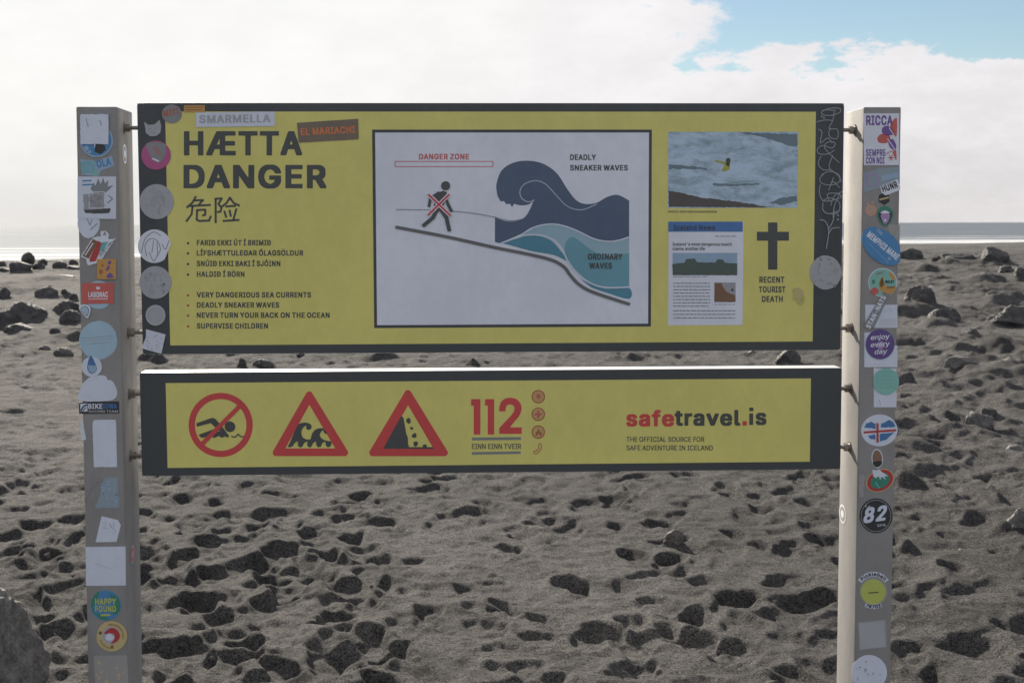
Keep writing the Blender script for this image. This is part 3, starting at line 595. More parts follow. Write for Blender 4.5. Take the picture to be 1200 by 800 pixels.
def stamp(cx, cy, ln, wd, depth, ang, rag, seed):
    """a footprint: forefoot and heel pressed in, a ragged steep wall and a low rim thrown up"""
    Rm = ln * .95
    i0, i1 = np.searchsorted(rows, [cy - Rm, cy + Rm])
    if i1 <= i0:
        return
    h = float(halfw(cy))
    j0 = int(np.clip((cx - Rm) / (float(halfw(cy - Rm)) if cx < 0 else h) * (NI - 1) / 2 + (NI - 1) / 2 - 12, 0, NI - 1))
    j1 = int(np.clip((cx + Rm) / (h if cx < 0 else float(halfw(cy - Rm))) * (NI - 1) / 2 + (NI - 1) / 2 + 12, 0, NI - 1))
    if j1 <= j0:
        return
    sl = (slice(i0, i1), slice(NO + j0, NO + j1))
    x, y = X[sl] - cx, Y[sl] - cy
    c_, s_ = math.cos(ang), math.sin(ang)
    u, v = x * c_ + y * s_, -x * s_ + y * c_
    u = u + .040 * vnoise(x + seed * .13, y, .17, seed % 83)
    v = v + .030 * vnoise(x, y + seed * .17, .14, seed % 79)
    wob = rag * vnoise(x + seed * .37, y, .10, seed % 97) + rag * .35 * vnoise(x, y + seed * .11, .05, seed % 89)
    r1 = np.hypot((u - ln * .17) / (ln * .34), v / (wd * .5)) + wob
    r2 = np.hypot((u + ln * .24) / (ln * .25), v / (wd * .42)) + wob
    r = np.minimum(r1, r2)
    # the side towards the sea breaks off steep, the near side slopes out
    soft = .62 - .42 * np.clip(.5 + y / ln, 0, 1)
    pit = 1 - sstep(r, 1.08 - soft, 1.10)
    floor = np.where(r1 < r2, 1.0, .55 + .3 * (seed % 3) / 2) * (.72 + .45 * vnoise(x + seed, y, .13, seed % 71))
    lift = np.exp(-((r - 1.28) / .24) ** 2) * np.clip(.55 + .9 * vnoise(x + seed, y, .17, seed % 61), 0, 1.3)
    PIT[sl] = np.minimum(PIT[sl], -depth * pit * np.clip(floor, .2, 1.3))
    RIM[sl] = np.maximum(RIM[sl], depth * .26 * lift)

# prints all over the beach, thicker to the left and beyond the sign, thin on the smooth patch in the middle
n_try = 6200
for q in range(n_try):
    cy = 4.2 * math.exp(rng.random() * math.log(62 / 4.2)) if q % 2 else 4.2 + rng.random() ** .8 * 40
    cx = (rng.random() * 2 - 1) * (.42 * cy + .7)
    a = cx / cy
    keep = 1.0
    if cy < 7.6:
        keep = .15 if -.06 < a < .13 else (1.0 if a < -.1 else .75 if a > .2 else .4)
    if cy < 7.6 and rng.random() > keep:
        continue
    sc_ = .75 + .5 * rng.random()
    stamp(cx, cy, .30 * sc_, .145 * sc_, (.013 + .036 * rng.random() ** 1.4) * (1.3 if (a < -.08 and cy < 8) else 1.0), math.pi / 2 + rng.normal(0, .42), .06 + .12 * rng.random(), int(rng.integers(1, 9999)))
# the clear prints one can pick out behind the lower board: px, py, width px, heading
PRINTS = [(250, 590, 30, .3), (225, 622, 42, .2), (180, 605, 36, 1.2), (305, 660, 60, .5), (328, 648, 46, .9), (380, 650, 44, .2), (450, 655, 48, .6), (485, 658, 26, .1),
          (205, 680, 66, .4), (215, 656, 34, .3), (330, 694, 52, .5), (235, 708, 60, .3), (270, 730, 52, .7), (350, 690, 60, .2), (440, 690, 66, .3), (395, 735, 48, 1.2), (495, 723, 44, .1),
          (560, 716, 44, .7), (592, 716, 50, .5), (580, 737, 34, .2), (600, 645, 36, .5), (625, 633, 40, .6), (650, 610, 34, .4), (715, 586, 42, 2.6), (740, 575, 22, .4), (730, 618, 28, .3),
          (780, 614, 40, .1), (745, 652, 40, .3), (785, 658, 44, 2.8), (785, 634, 28, 1.5), (675, 690, 54, .5), (860, 628, 32, .2), (892, 641, 24, .1), (922, 646, 44, 2.7), (905, 681, 32, 2.6),
          (865, 703, 68, .05), (938, 712, 76, 2.7), (745, 729, 50, .3), (776, 742, 46, 2.6), (822, 724, 58, 2.9), (815, 752, 64, .4), (850, 762, 50, 2.5), (960, 705, 56, 2.8), (560, 600, 26, .3),
          (285, 755, 62, .4), (215, 765, 78, .2), (380, 775, 70, .3), (455, 770, 56, 2.6), (330, 790, 60, .6), (430, 752, 60, .3), (700, 745, 60, 2.7), (245, 640, 40, .4), (60, 650, 60, .3), (30, 700, 50, .2), (40, 620, 70, .2)]
for k, (px, py, w_, hd) in enumerate(PRINTS):
    x, y, _ = G(px, py)
    s = w_ / F_PX * y
    stamp(x, y, min(.38, max(.22, s * 1.7)), max(.11, s * .8), .030 + .036 * min(1, s / .2), math.pi / 2 + (hd if hd < 1.5 else hd - math.pi) * .7, .12, 31 + k * 7)
for A_ in (PIT, RIM):
    for _ in range(2):
        A_[1:-1] = (A_[:-2] + 2 * A_[1:-1] + A_[2:]) / 4
        A_[:, 1:-1] = (A_[:, :-2] + 2 * A_[:, 1:-1] + A_[:, 2:]) / 4
# crumbs fallen into the prints
Z += np.clip(-PIT / .04, 0, 1) * (.009 * vnoise(X, Y, .10, 17) + .007 * np.maximum(vnoise(X, Y, .045, 18), 0))
Z += PIT + RIM * (1 + PIT / .05).clip(0, 1)
# low sand hummocks that show as dark humps against the light
HUMPS = [(446, 424, 50, 10), (738, 421, 56, 9), (176, 424, 40, 14), (553, 429, 18, 10), (1150, 334, 70, 9), (1118, 311, 56, 8), (1078, 374, 66, 15), (1105, 384, 52, 10), (1178, 360, 66, 10),
         (1088, 319, 36, 8), (1062, 452, 40, 18), (1060, 574, 50, 17), (1056, 648, 40, 18), (1128, 413, 36, 8), (1128, 514, 84, 13), (22, 394, 50, 8), (935, 410, 60, 9), (1120, 345, 80, 8), (1090, 400, 90, 9), (1170, 410, 90, 9), (1140, 460, 110, 10), (1190, 480, 80, 10), (60, 330, 90, 7), (20, 345, 80, 8), (50, 400, 110, 9)]
# sand banked against the rocks
HUMPS += [(24, 320.0, 44, 5), (50, 313.0, 17, 4), (46, 316.0, 21, 3), (70, 315.0, 24, 3), (86, 312.5, 17, 3), (2, 313.0, 17, 2), (85, 317.5, 23, 2), (6, 319.5, 27, 2), (76, 327.5, 36, 2), (54, 350.0, 39, 5), (78, 349.0, 18, 4), (87, 354.0, 17, 4), (3, 351.0, 26, 5), (30, 379.0, 76, 10), (2, 387.0, 18, 8), (78, 370.0, 47, 7), (84, 380.0, 40, 6), (22, 393.0, 53, 5), (65, 395.0, 20, 4), (74, 419.0, 33, 4), (52, 411.0, 21, 2), (283, 431.0, 17, 4), (308, 433.0, 39, 5), (923, 429.0, 43, 7), (1164, 313.0, 49, 8), (1202, 331.0, 39, 8), (1180, 321.0, 33, 4), (1066, 305.0, 42, 5), (1097, 307.0, 17, 3), (1124, 310.0, 58, 5), (1153, 333.0, 78, 5), (1078, 368.0, 58, 11), (1106, 382.0, 58, 7), (1178, 359.0, 79, 7), (1185, 385.0, 89, 10), (1137, 399.0, 37, 5), (1125, 435.0, 60, 6), (1186, 430.0, 59, 4), (1146, 506.0, 49, 8), (1089, 500.0, 31, 5), (1109, 500.0, 26, 2), (1187, 533.0, 34, 4), (1159, 488.0, 31, 4), (1194, 632.0, 65, 13), (789, 640.0, 31, 9)]
for k, (px, py, w_, h_) in enumerate(HUMPS):
    x, y, _ = G(px, py)
    s = w_ / F_PX * y
    hz = h_ / F_PX * y
    cy = y + s * .25
    i0, i1 = np.searchsorted(rows, [cy - 2 * s, cy + 2 * s])
    xx, yy = X[i0:i1] - x, Y[i0:i1] - cy
    r = np.hypot(xx / (s * .5), yy / (s * .42)) + .22 * vnoise(xx + k, yy, s * .35, 40 + k)
    Z[i0:i1] += hz * (1 - sstep(r, .15, 1.25)) * (.8 + .25 * vnoise(xx, yy + k, s * .22, 60 + k))

nr, nc = X.shape
co = np.stack([X, Y, Z], -1).reshape(-1, 3).astype(np.float32)
idx = np.arange(nr * nc).reshape(nr, nc)
quads = np.stack([idx[:-1, :-1], idx[:-1, 1:], idx[1:, 1:], idx[1:, :-1]], -1).reshape(-1, 4).astype(np.int32)
me = bpy.data.meshes.new('beach')
me.vertices.add(len(co))
me.vertices.foreach_set('co', co.ravel())
me.loops.add(quads.size)
me.loops.foreach_set('vertex_index', quads.ravel())
me.polygons.add(len(quads))
me.polygons.foreach_set('loop_start', np.arange(0, quads.size, 4, dtype=np.int32))
me.polygons.foreach_set('use_smooth', np.ones(len(quads), bool))
me.update(calc_edges=True)
beach = bpy.data.objects.new('beach', me)
COL.objects.link(beach)
tag(beach, 'dark grey volcanic sand beach churned with footprints', kind='structure')

def sand_mat():
    m, t, b = new_mat('black_sand')
    oc = t.n('ShaderNodeTexCoord').outputs['Object']
    patch = t.noise(t.scale(oc, (1, .7, 1)), .35, 5, .6)
    mid_ = t.noise(oc, 6, 6, .62)
    grain = t.noise(oc, 150, 3, .8)
    grain2 = t.noise(oc, 62, 5, .75)
    base_ = t.mix(t.ss(t.m('ADD', t.m('MULTIPLY', patch, .6), t.m('MULTIPLY', mid_, .4)), .38, .62), (.049, .0478, .0468), (.098, .0945, .0915))
    g = t.m('ADD', t.m('MULTIPLY', grain, .6), t.m('MULTIPLY', grain2, .4))
    v = t.n('ShaderNodeVectorMath', operation='SCALE')
    t.put(v.inputs[0], base_)
    spark = t.ss(t.noise(oc, 190, 1, .5), .66, .74, 0, 2.2)  # sparse glints of the grains, painted into the sand colour
    t.put(v.inputs['Scale'], t.m('ADD', spark, t.ss(g, .38, .62, .15, 2.0)))
    t.link(v.outputs[0], b.inputs['Base Color'])
    b.inputs['Roughness'].default_value = .95
    b.inputs['Specular IOR Level'].default_value = .10
    n1 = t.bump(grain2, .9, .030)
    t.link(t.bump(grain, .7, .006, n1), b.inputs['Normal'])
    return m
me.materials.append(sand_mat())

# ------------------------------------------------------------------ sea
def sea_mat():
    m, t, b = new_mat('sea_water')
    oc = t.n('ShaderNodeTexCoord').outputs['Object']
    sp = t.n('ShaderNodeSeparateXYZ')
    t.link(oc, sp.inputs[0])
    shore = t.m('SUBTRACT', sp.outputs[1], t.m('MULTIPLY', t.m('MINIMUM', t.m('MAXIMUM', sp.outputs[0], -30), 200), .82))   # metres out, roughly along the crest
    w1 = t.noise(t.scale(oc, (.035, .11, 1)), 1.0, 6, .6)
    w2 = t.noise(t.scale(oc, (.008, .035, 1)), 1.0, 5, .6)
    w3 = t.noise(t.scale(oc, (.4, .9, 1)), 1.0, 4, .6)
    hgt = t.m('ADD', t.m('MULTIPLY', w1, 1.6), t.m('ADD', t.m('MULTIPLY', w2, 3.0), t.m('MULTIPLY', w3, .3)))
    t.link(t.bump(hgt, 1.0, 1.0), b.inputs['Normal'])
    fo = t.noise(t.scale(oc, (.008, .040, 1)), 1.0, 9, .70, dist=.3)
    band = t.ss(shore, 620, 230)
    foam = t.ss(t.m('ADD', fo, t.m('MULTIPLY', band, .20)), .58, .78)
    t.link(t.mix(foam, (.14, .163, .187), (.76, .77, .78)), b.inputs['Base Color'])
    t.link(t.m('ADD', t.m('MULTIPLY', foam, .25), .72), b.inputs['Roughness'])
    b.inputs['IOR'].default_value = 1.33
    b.inputs['Specular IOR Level'].default_value = .012
    return m
S_ = 40000
ys = [-S_, -3000, -400, 0, 150, 300, 600, 1500, 5000, S_]
xs_ = [-S_, -4000, -800, -200, 0, 200, 800, 4000, S_]
vv = [(x, y, SEA_Z) for y in ys for x in xs_]
ff = [[j * len(xs_) + i, j * len(xs_) + i + 1, (j + 1) * len(xs_) + i + 1, (j + 1) * len(xs_) + i] for j in range(len(ys) - 1) for i in range(len(xs_) - 1)]
tag(link_mesh('sea', vv, ff, None, [sea_mat()]), 'pale grey sea with surf breaking along the beach', kind='structure')

# ------------------------------------------------------------------ rocks
def rock_mat(name, c0, c1, gr=1.0):
    m, t, b = new_mat(name)
    oc = t.n('ShaderNodeTexCoord').outputs['Object']
    a = t.noise(oc, 7 * gr, 8, .65)
    c = t.noise(oc, 55 * gr, 5, .7)
    k = t.ss(t.m('ADD', t.m('MULTIPLY', a, .6), t.m('MULTIPLY', c, .4)), .35, .65)
    t.link(t.mix(k, c0, c1), b.inputs['Base Color'])
    b.inputs['Roughness'].default_value = .75
    b.inputs['Specular IOR Level'].default_value = .3
    n1 = t.bump(a, .5, .05)
    t.link(t.bump(c, .6, .012, n1), b.inputs['Normal'])
    return m
ROCKM = rock_mat('dark_basalt', (.030, .030, .031), (.105, .100, .096))
ROCKL = rock_mat('pale_basalt', (.07, .067, .064), (.19, .18, .17))
CLOD = rock_mat('caked_sand', (.055, .050, .047), (.15, .138, .128), 1.6)
CLODL = rock_mat('crumbly_sand_crust', (.085, .081, .078), (.30, .288, .275), 3.4)
SHELL = rock_mat('bleached_shell', (.5, .48, .45), (.75, .73, .70))

def ico(sub):
    t = (1 + 5 ** .5) / 2
    v = [Vector(p).normalized() for p in ((-1, t, 0), (1, t, 0), (-1, -t, 0), (1, -t, 0), (0, -1, t), (0, 1, t), (0, -1, -t), (0, 1, -t), (t, 0, -1), (t, 0, 1), (-t, 0, -1), (-t, 0, 1))]
    f = [(0, 11, 5), (0, 5, 1), (0, 1, 7), (0, 7, 10), (0, 10, 11), (1, 5, 9), (5, 11, 4), (11, 10, 2), (10, 7, 6), (7, 1, 8), (3, 9, 4), (3, 4, 2), (3, 2, 6), (3, 6, 8), (3, 8, 9), (4, 9, 5), (2, 4, 11), (6, 2, 10), (8, 6, 7), (9, 8, 1)]
    for _ in range(sub):
        c = {}
        def mp(a, b):
            k = (min(a, b), max(a, b))
            if k not in c:
                v.append(((v[a] + v[b]) / 2).normalized())
                c[k] = len(v) - 1
            return c[k]
        g = []
        for a, b, d in f:
            x, y, z = mp(a, b), mp(b, d), mp(d, a)
            g += [(a, x, z), (b, y, x), (d, z, y), (x, y, z)]
        f = g
    return np.array([tuple(p) for p in v]), f
ICO = {k: ico(k) for k in (2, 3, 4, 5, 6)}
def vnoise3(p, wl, seed):
    a = vnoise(p[:, 0] + p[:, 2] * .71, p[:, 1] - p[:, 2] * .53, wl, seed)
    b = vnoise(p[:, 1] + p[:, 0] * .37 + 5, p[:, 2] + p[:, 0] * .61, wl, seed + 1)
    return (a + b) * .6
def rock(loc, w, d, h, seed, label, material, sub=4, facets=13, rough=.10, group=None, tilt=0, name='rock', cat='rock', sink=.3):
    v, f = ICO[sub]
    rg = np.random.default_rng(seed)
    nrm = rg.normal(size=(facets, 3))
    nrm /= np.linalg.norm(nrm, axis=1)[:, None]
    dist = .72 + .28 * rg.random(facets)
    dots = v @ nrm.T
    rad = np.min(np.where(dots > .05, dist / np.maximum(dots, .05), 9), axis=1)
    rad = np.minimum(rad, 1.12)
    p = v * rad[:, None]
    n_ = vnoise3(p, .55, seed) * rough + vnoise3(p, .22, seed + 5) * rough * .5 + vnoise3(p, .09, seed + 9) * rough * .34 + (vnoise3(p, .045, seed + 13) * rough * .22 if sub > 5 else vnoise3(p, .045, seed + 13) * rough * .26 if sub > 4 else 0)
    p = p * (1 + n_)[:, None]
    c_, s_ = math.cos(tilt), math.sin(tilt)
    p = np.stack([p[:, 0] * c_ - p[:, 2] * s_, p[:, 1], p[:, 0] * s_ + p[:, 2] * c_], 1)
    lo, hi = p.min(0), p.max(0)
    p = (p - (lo + hi) / 2) / (hi - lo)
    p = p * np.array([w, d, h / (1 - sink)])
    p[:, 2] += (.5 - sink) * h / (1 - sink)
    o = link_mesh(name, [tuple(q) for q in p], f, None, [material], None, True)
    o.location = loc
    tag(o, label, cat, group)
    return o

def rock_px(x0, x1, y0, y1, seed, label, material=None, **kw):
    cx = (x0 + x1) / 2
    gx, gy, gz = G(cx, y1)
    s = gy / F_PX
    w, h = (x1 - x0) * s, (y1 - y0) * s
    d = w * kw.pop('deep', .8)
    gy2 = gy + d * .42
    k = gy2 / gy
    return rock((gx * k, gy2, float(macro(gx * k, gy2)) - .01), w * k, d, h * k + min(.02, h * .15), seed, label, material or ROCKM, **kw)
# ------------------------------------------------------------------ the sign
sign = bpy.data.objects.new('warning_sign', None)
COL.objects.link(sign)
sign.location = (SX, SY, 0)
sign.rotation_euler = (0, 0, TH)
tag(sign, 'yellow and black beach danger sign of two boards bolted between grey posts covered in stickers', 'sign')

def rbox(name, x0, x1, y0, y1, z0, z1, r, mats, parent, seg=3, lean=0.0, front=None, rz=None):
    """box with rounded upright edges and a small bevel round top and bottom; front = material for the face to the viewer"""
    rz = r if rz is None else rz
    ring = []
    for cx, cy, a0 in ((x1 - r, y1 - r, 0), (x0 + r, y1 - r, 90), (x0 + r, y0 + r, 180), (x1 - r, y0 + r, 270)):
        for k in range(seg + 1):
            a = R(a0 + 90 * k / seg)
            ring.append((cx, cy, math.cos(a), math.sin(a)))
    lv = [(z0, r - rz), (z0 + rz * .3, r - rz * .3), (z0 + rz, r), (z1 - rz, r), (z1 - rz * .3, r - rz * .3), (z1, r - rz)]
    V, F_, fm = [], [], []
    n = len(ring)
    for z, q in lv:
        for cx, cy, ca, sa in ring:
            V.append((cx + ca * q + lean * (z - 1.5), cy + sa * q, z))
    for l in range(len(lv) - 1):
        for i in range(n):
            j = (i + 1) % n
            F_.append([l * n + i, l * n + j, (l + 1) * n + j, (l + 1) * n + i])
            fm.append(1 if front and i == 3 * (seg + 1) - 1 and l == 2 else 0)
    F_ += [list(range(n))[::-1], list(range((len(lv) - 1) * n, len(lv) * n))]
    fm += [0, 0]
    o = link_mesh(name, V, F_, fm, mats, parent)
    o.data.polygons.foreach_set('use_smooth', [True] * (len(F_) - 2) + [False, False])
    return o

ZT = 1.9577
post_l = rbox('post', -1.2760, -1.1524, 0, .214, -.5, ZT, .006, ['post'], sign, lean=.0053, rz=.004)
post_l['label'] = 'grey post on the side of the surf, stickers from top to bottom'
post_r = rbox('post', 1.1483, 1.2660, 0, .214, -.5, ZT, .006, ['post'], sign, lean=.0005, rz=.004)
post_r['label'] = 'grey post whose inner side is lit cream by the sun'

VB, TB = .05, .088            # depth of the boards' printed face, thickness
upper = rbox('board', -1.1, 1.1, VB, VB + TB, 1.196, 1.9735, .004, ['alu'], sign, rz=.003)
upper['label'] = 'large upper board headed HÆTTA DANGER with wave picture and news clipping'
lower = rbox('board', -1.1112, 1.1058, VB, VB + TB, .8135, 1.1392, .004, ['alu'], sign, rz=.003)
lower['label'] = 'narrow lower board with three red warning signs and web address'

def face_print(board, x0, x1, z0, z1, r, yellow):
    s = Sheet(VB - .0006)
    rr = []
    for cx, cz, a0 in ((x1 - r, z1 - r, 0), (x0 + r, z1 - r, 90), (x0 + r, z0 + r, 180), (x1 - r, z0 + r, 270)):
        for k in range(5):
            a = R(a0 + 22.5 * k)
            rr.append((cx + r * math.cos(a), cz + r * math.sin(a)))
    s.base(rr, 'dark', depth=.0005, local=True)
    s.build('border_print', board)
    s = Sheet(VB - .0012)
    s.flat([yellow], 'yellow', local=True)
    return s.build('yellow_panel', board)
def box4(a, b, c, d):
    """four measured corners TL TR BR BL -> a true rectangle on the board"""
    q = [P(*p) for p in (a, b, c, d)]
    x0, x1 = (q[0][0] + q[3][0]) / 2, (q[1][0] + q[2][0]) / 2
    z1, z0 = (q[0][1] + q[1][1]) / 2, (q[2][1] + q[3][1]) / 2
    return [(x0, z0), (x1, z0), (x1, z1), (x0, z1)]
face_print(upper, -1.0995, 1.0995, 1.1965, 1.973, .010, box4((196.7, 128), (954.2, 134), (954, 399), (196.5, 405.5)))
face_print(lower, -1.1107, 1.1053, .814, 1.1387, .006, box4((194, 449.5), (950.7, 442.3), (948.5, 539), (196.7, 549.5)))
VT = VB - .0016
def board_sheet():
    return Sheet(VT)

# --- upper board: lettering
s = board_sheet()
s.text('HÆTTA', 215.5, 354, 182.3, 28.5, 'ink')
s.text('DANGER', 215, 382.5, 220.8, 27.5, 'ink')
s.build('title_lettering', upper)
# the two characters 危险 as printed strokes
s = board_sheet()
def ch(strokes, w=2.5):
    for st in strokes:
        s.line(zm(st, 150, 110, 4), w, 'ink')
ch([[(318, 482), (302, 510), (276, 532)], [(312, 500), (352, 498), (332, 520)], [(284, 526), (386, 521)], [(303, 526), (298, 565), (274, 597)],
    [(322, 545), (362, 543), (362, 567), (350, 570)], [(324, 545), (322, 590), (334, 596), (380, 594), (388, 574)]])
ch([[(408, 492), (440, 490), (424, 516), (438, 534), (434, 552), (420, 554)], [(411, 492), (411, 603)], [(478, 486), (462, 512), (436, 532)], [(478, 488), (496, 512), (522, 524)],
    [(458, 528), (504, 525)], [(452, 550), (460, 578)], [(476, 546), (482, 574)], [(508, 540), (494, 590)], [(446, 596), (520, 591)]])
s.build('chinese_lettering', upper)
for i, (t_, x1, y) in enumerate((("FARIÐ EKKI ÚT Í BRIMIÐ", 317.5, 287.6), ("LÍFSHÆTTULEGAR ÓLAGSÖLDUR", 355.3, 299.6), ("SNÚIÐ EKKI BAKI Í SJÓINN", 328.5, 312), ("HALDIÐ Í BÖRN", 286.5, 324.4),
        ("VERY DANGERIOUS SEA CURRENTS", 364.5, 348.6), ("DEADLY SNEAKER WAVES", 327.2, 360.5), ("NEVER TURN YOUR BACK ON THE OCEAN", 386.3, 372.4), ("SUPERVISE CHILDREN", 314, 385))):
    s = board_sheet()
    s.text(t_, 230.6, x1, y, 6.4, 'ink')
    s.build('rule_lettering', upper, 'line reading ' + t_)
    s = board_sheet()
    s.flat([circ(220.4, y - 2.6, 1.5, n=14)], 'rust' if i > 3 else 'ink')
    s.build('bullet', upper)

# --- upper board: wave picture
s = board_sheet()
fr = box4((437.2, 151.8), (763.6, 152.3), (763, 382.9), (437.4, 383.8))
s.flat([fr], 'dark', local=True)
i_ = .0092
s.layer = 1
s.flat([[(fr[0][0] + i_, fr[0][1] + i_), (fr[1][0] - i_, fr[1][1] + i_), (fr[2][0] - i_, fr[2][1] - i_), (fr[3][0] + i_, fr[3][1] - i_)]], 'paper', local=True)
Zp = lambda pts: zm(pts, 430, 140, 3.2)
s.layer = 2
top = smooth([(487, 272), (486, 240), (505, 192), (545, 164), (600, 155), (660, 166), (712, 202), (752, 262), (785, 303), (820, 317), (862, 312), (900, 291), (940, 283), (983, 304)])
bott = smooth([(983, 440), (940, 453), (900, 456), (850, 446), (780, 413), (720, 394), (670, 393), (620, 406), (580, 430), (530, 452), (500, 463), (480, 459)])
mouth = smooth([(480, 368), (520, 381), (560, 381), (592, 366), (612, 335), (625, 304)]) + smooth([(625, 304), (605, 319), (575, 322), (552, 316)]) + [(544, 329), (536, 316), (522, 318), (514, 306), (502, 308), (490, 288)]
s.flat([Zp(top + bott + mouth)], 'navy')
s.layer = 2
t1 = smooth([(505, 463), (530, 453), (580, 431), (620, 407), (670, 394), (720, 395), (780, 414), (850, 447), (900, 457), (940, 454), (983, 441)])
b1 = smooth([(983, 628), (900, 630), (840, 614), (785, 572), (750, 525), (732, 485), (700, 452), (650, 434), (600, 433), (560, 444), (505, 463)])
s.layer = 3
s.flat([Zp(t1 + b1)], 'pale')
s.layer = 4
band1 = smooth([(983, 520), (900, 520), (840, 490), (800, 450), (790, 421), (850, 447), (900, 457), (940, 454), (983, 441)])
s.flat([Zp(smooth([(983, 500), (920, 512), (860, 500), (815, 470), (770, 440), (742, 470), (750, 524), (785, 572), (840, 614), (900, 630), (983, 628)]))], 'teal')
s.layer = 3
s.flat([Zp(smooth([(508, 464), (560, 447), (600, 437), (648, 438), (692, 455), (725, 490), (748, 528), (700, 508), (620, 494), (560, 478)]))], 'teal2')
s.flat([Zp(smooth([(800, 598), (850, 622), (900, 634), (983, 632), (983, 672), (900, 650), (842, 630)]))], 'teal2')
s.layer = 6
s.line(Zp(t1), 1.7, 'softwhite')
s.line(Zp(b1), 1.7, 'softwhite')
s.layer = 7
s.line(Zp(smooth([(110, 404), (300, 440), (480, 480), (600, 504), (690, 526), (738, 552), (762, 583), (795, 618), (850, 648), (983, 692)])), 3.8, 'groundgrey')
def dots(pts, gap, w, k):
    pts = smooth(pts, 12)
    acc = 0
    for (x0, y0), (x1, y1) in zip(pts, pts[1:]):
        L = math.hypot(x1 - x0, y1 - y0)
        while acc < L:
            t_ = acc / L
            s.flat([circ(x0 + (x1 - x0) * t_, y0 + (y1 - y0) * t_, w, n=8)], k)
            acc += gap
        acc -= L
dots(Zp([(112, 338), (225, 339), (330, 345), (400, 352), (478, 366), (505, 374), (545, 380), (580, 374)]), 1.9, .66, 'groundgrey')
dots(Zp([(626, 303), (603, 309), (580, 295), (574, 268), (592, 242), (632, 230), (670, 243), (710, 285), (750, 325), (795, 339), (830, 332), (862, 316)]), 1.9, .7, 'softwhite')
# the walker, struck out
s.layer = 8
s.flat([Zp(circ(295, 249, 17))], 'ink')
s.flat([Zp([(262, 276), (285, 268), (300, 272), (296, 300), (284, 330), (266, 346), (250, 345), (252, 318), (256, 296)])], 'ink')
s.layer = 9
s.line(Zp([(270, 275), (238, 296), (233, 326)]), 3.4, 'ink')
s.line(Zp([(294, 290), (304, 318), (317, 344)]), 3.6, 'ink')
s.layer = 10
s.line(Zp([(264, 338), (248, 368), (212, 398)]), 4.4, 'ink')
s.line(Zp([(276, 336), (298, 368), (309, 416)]), 4.4, 'ink')
s.layer = 11
for a, b in (((231, 282), (313, 360)), ((308, 282), (230, 358))):
    s.line(Zp([a, b]), 4.6, 'paper')
    s.layer += 1
for a, b in (((231, 282), (313, 360)), ((308, 282), (230, 358))):
    s.line(Zp([a, b]), 2.3, 'red')
    s.layer += 1
s.layer = 2
s.line([(463, 189.3), (577.6, 189.3), (577.6, 195.4), (463, 195.4)], .9, 'pinkred', closed=True)
s.text('DANGER ZONE', 491, 549.7, 187, 6.7, 'pinkred')
s.text('DEADLY', 668, 698.3, 187.7, 6.6, 'ink')
s.text('SNEAKER WAVES', 668, 735.7, 200, 6.6, 'ink')
s.layer = 7
s.text('ORDINARY', 688.8, 729.2, 304.2, 7, 'ink')
s.text('WAVES', 690.4, 717, 314.8, 7, 'ink')
s.build('wave_picture', upper)

# --- upper board: photograph of the surf
s = board_sheet()
ph = box4((782.3, 153.2), (934.8, 156), (934.8, 244), (783, 243.4))
s.flat([ph], 'foam', local=True)
Zq = lambda pts: zm(pts, 750, 110, 4.212)
s.layer = 1
s.flat([torn(Zq([(140, 478), (200, 488), (300, 512), (450, 528), (560, 545), (630, 561), (141, 558)]), .5, 3)], 'sandbrown')
s.flat([torn(Zq([(480, 190), (776, 200), (776, 262), (740, 258), (690, 238), (600, 214)]), .7, 4)], 'seagrey')
s.flat([torn(Zq([(142, 346), (230, 356), (330, 366), (330, 374), (142, 370)]), .7, 5)], 'seagrey')
s.flat([torn(Zq([(360, 440), (470, 446), (590, 440), (590, 450), (450, 456), (360, 452)]), .5, 6)], 'seagrey')
s.flat([torn(Zq([(640, 540), (700, 512), (776, 505), (776, 530), (700, 548)]), .7, 7)], 'seagrey')
s.layer = 2
s.flat([Zq([(368, 325), (415, 336), (425, 330), (442, 345), (442, 372), (415, 384), (402, 378), (420, 350), (368, 331)])], 'figure')
s.flat([Zq([(425, 320), (440, 315), (447, 326), (440, 360), (424, 352)])], 'ink')
s.layer = 1
s.text('PHOTO: KRISTINN GUDMUNDSSON', 783, 840, 249.3, 2.3, 'ink', 'r')
s.build('surf_photograph', upper)

# --- upper board: news clipping
s = board_sheet()
nb = box4((783, 259.5), (870.7, 260), (870.6, 381), (783.2, 380.6))
s.flat([nb], 'paper', local=True)
s.layer = 1
s.flat([rect(783.1, 259.7, 870.4, 271.6)], 'newsblue')
s.layer = 2
s.text('Iceland News', 789.3, 838, 269.6, 6, 'newsink')
s.text("Iceland 's most dangerous beach", 788, 857.6, 288, 3.7, 'ink', 'r')
s.text('claims another life', 788, 826, 293.2, 3.7, 'ink', 'r')
rg = random.Random(5)
def wordbars(x0, x1, y, h=1.1):
    x = x0
    while x < x1 - 1:
        w = min(rg.uniform(2, 6.5), x1 - x)
        s.flat([rect(x, y - h / 2, x + w, y + h / 2)], 'steel')
        x += w + .9
wordbars(838, 863, 276.8, .9)
Zn = lambda pts: zm(pts, 750, 240, 4.212)
s.layer = 1
s.flat([rect(788.2, 296.3, 864, 322.6)], 'sky')
s.layer = 2
s.flat([torn(Zn([(160, 292), (220, 285), (228, 268), (270, 264), (282, 282), (330, 285), (372, 284), (382, 268), (410, 270), (420, 285), (480, 290), (480, 347), (161, 347)]), .3, 8)], 'field')
wordbars(788.4, 829, 324.3, .7)
for i in range(8):
    wordbars(789, 832, 331.8 + i * 3.83)
for i in range(3):
    wordbars(789, 861.6, 364 + i * 4.2)
s.layer = 1
s.flat([rect(837, 331, 862, 354)], 'greysticker')
s.layer = 2
s.flat([torn(Zn([(368, 384), (400, 386), (425, 430), (470, 445), (471, 479), (368, 479)]), .4, 9)], 'brown')
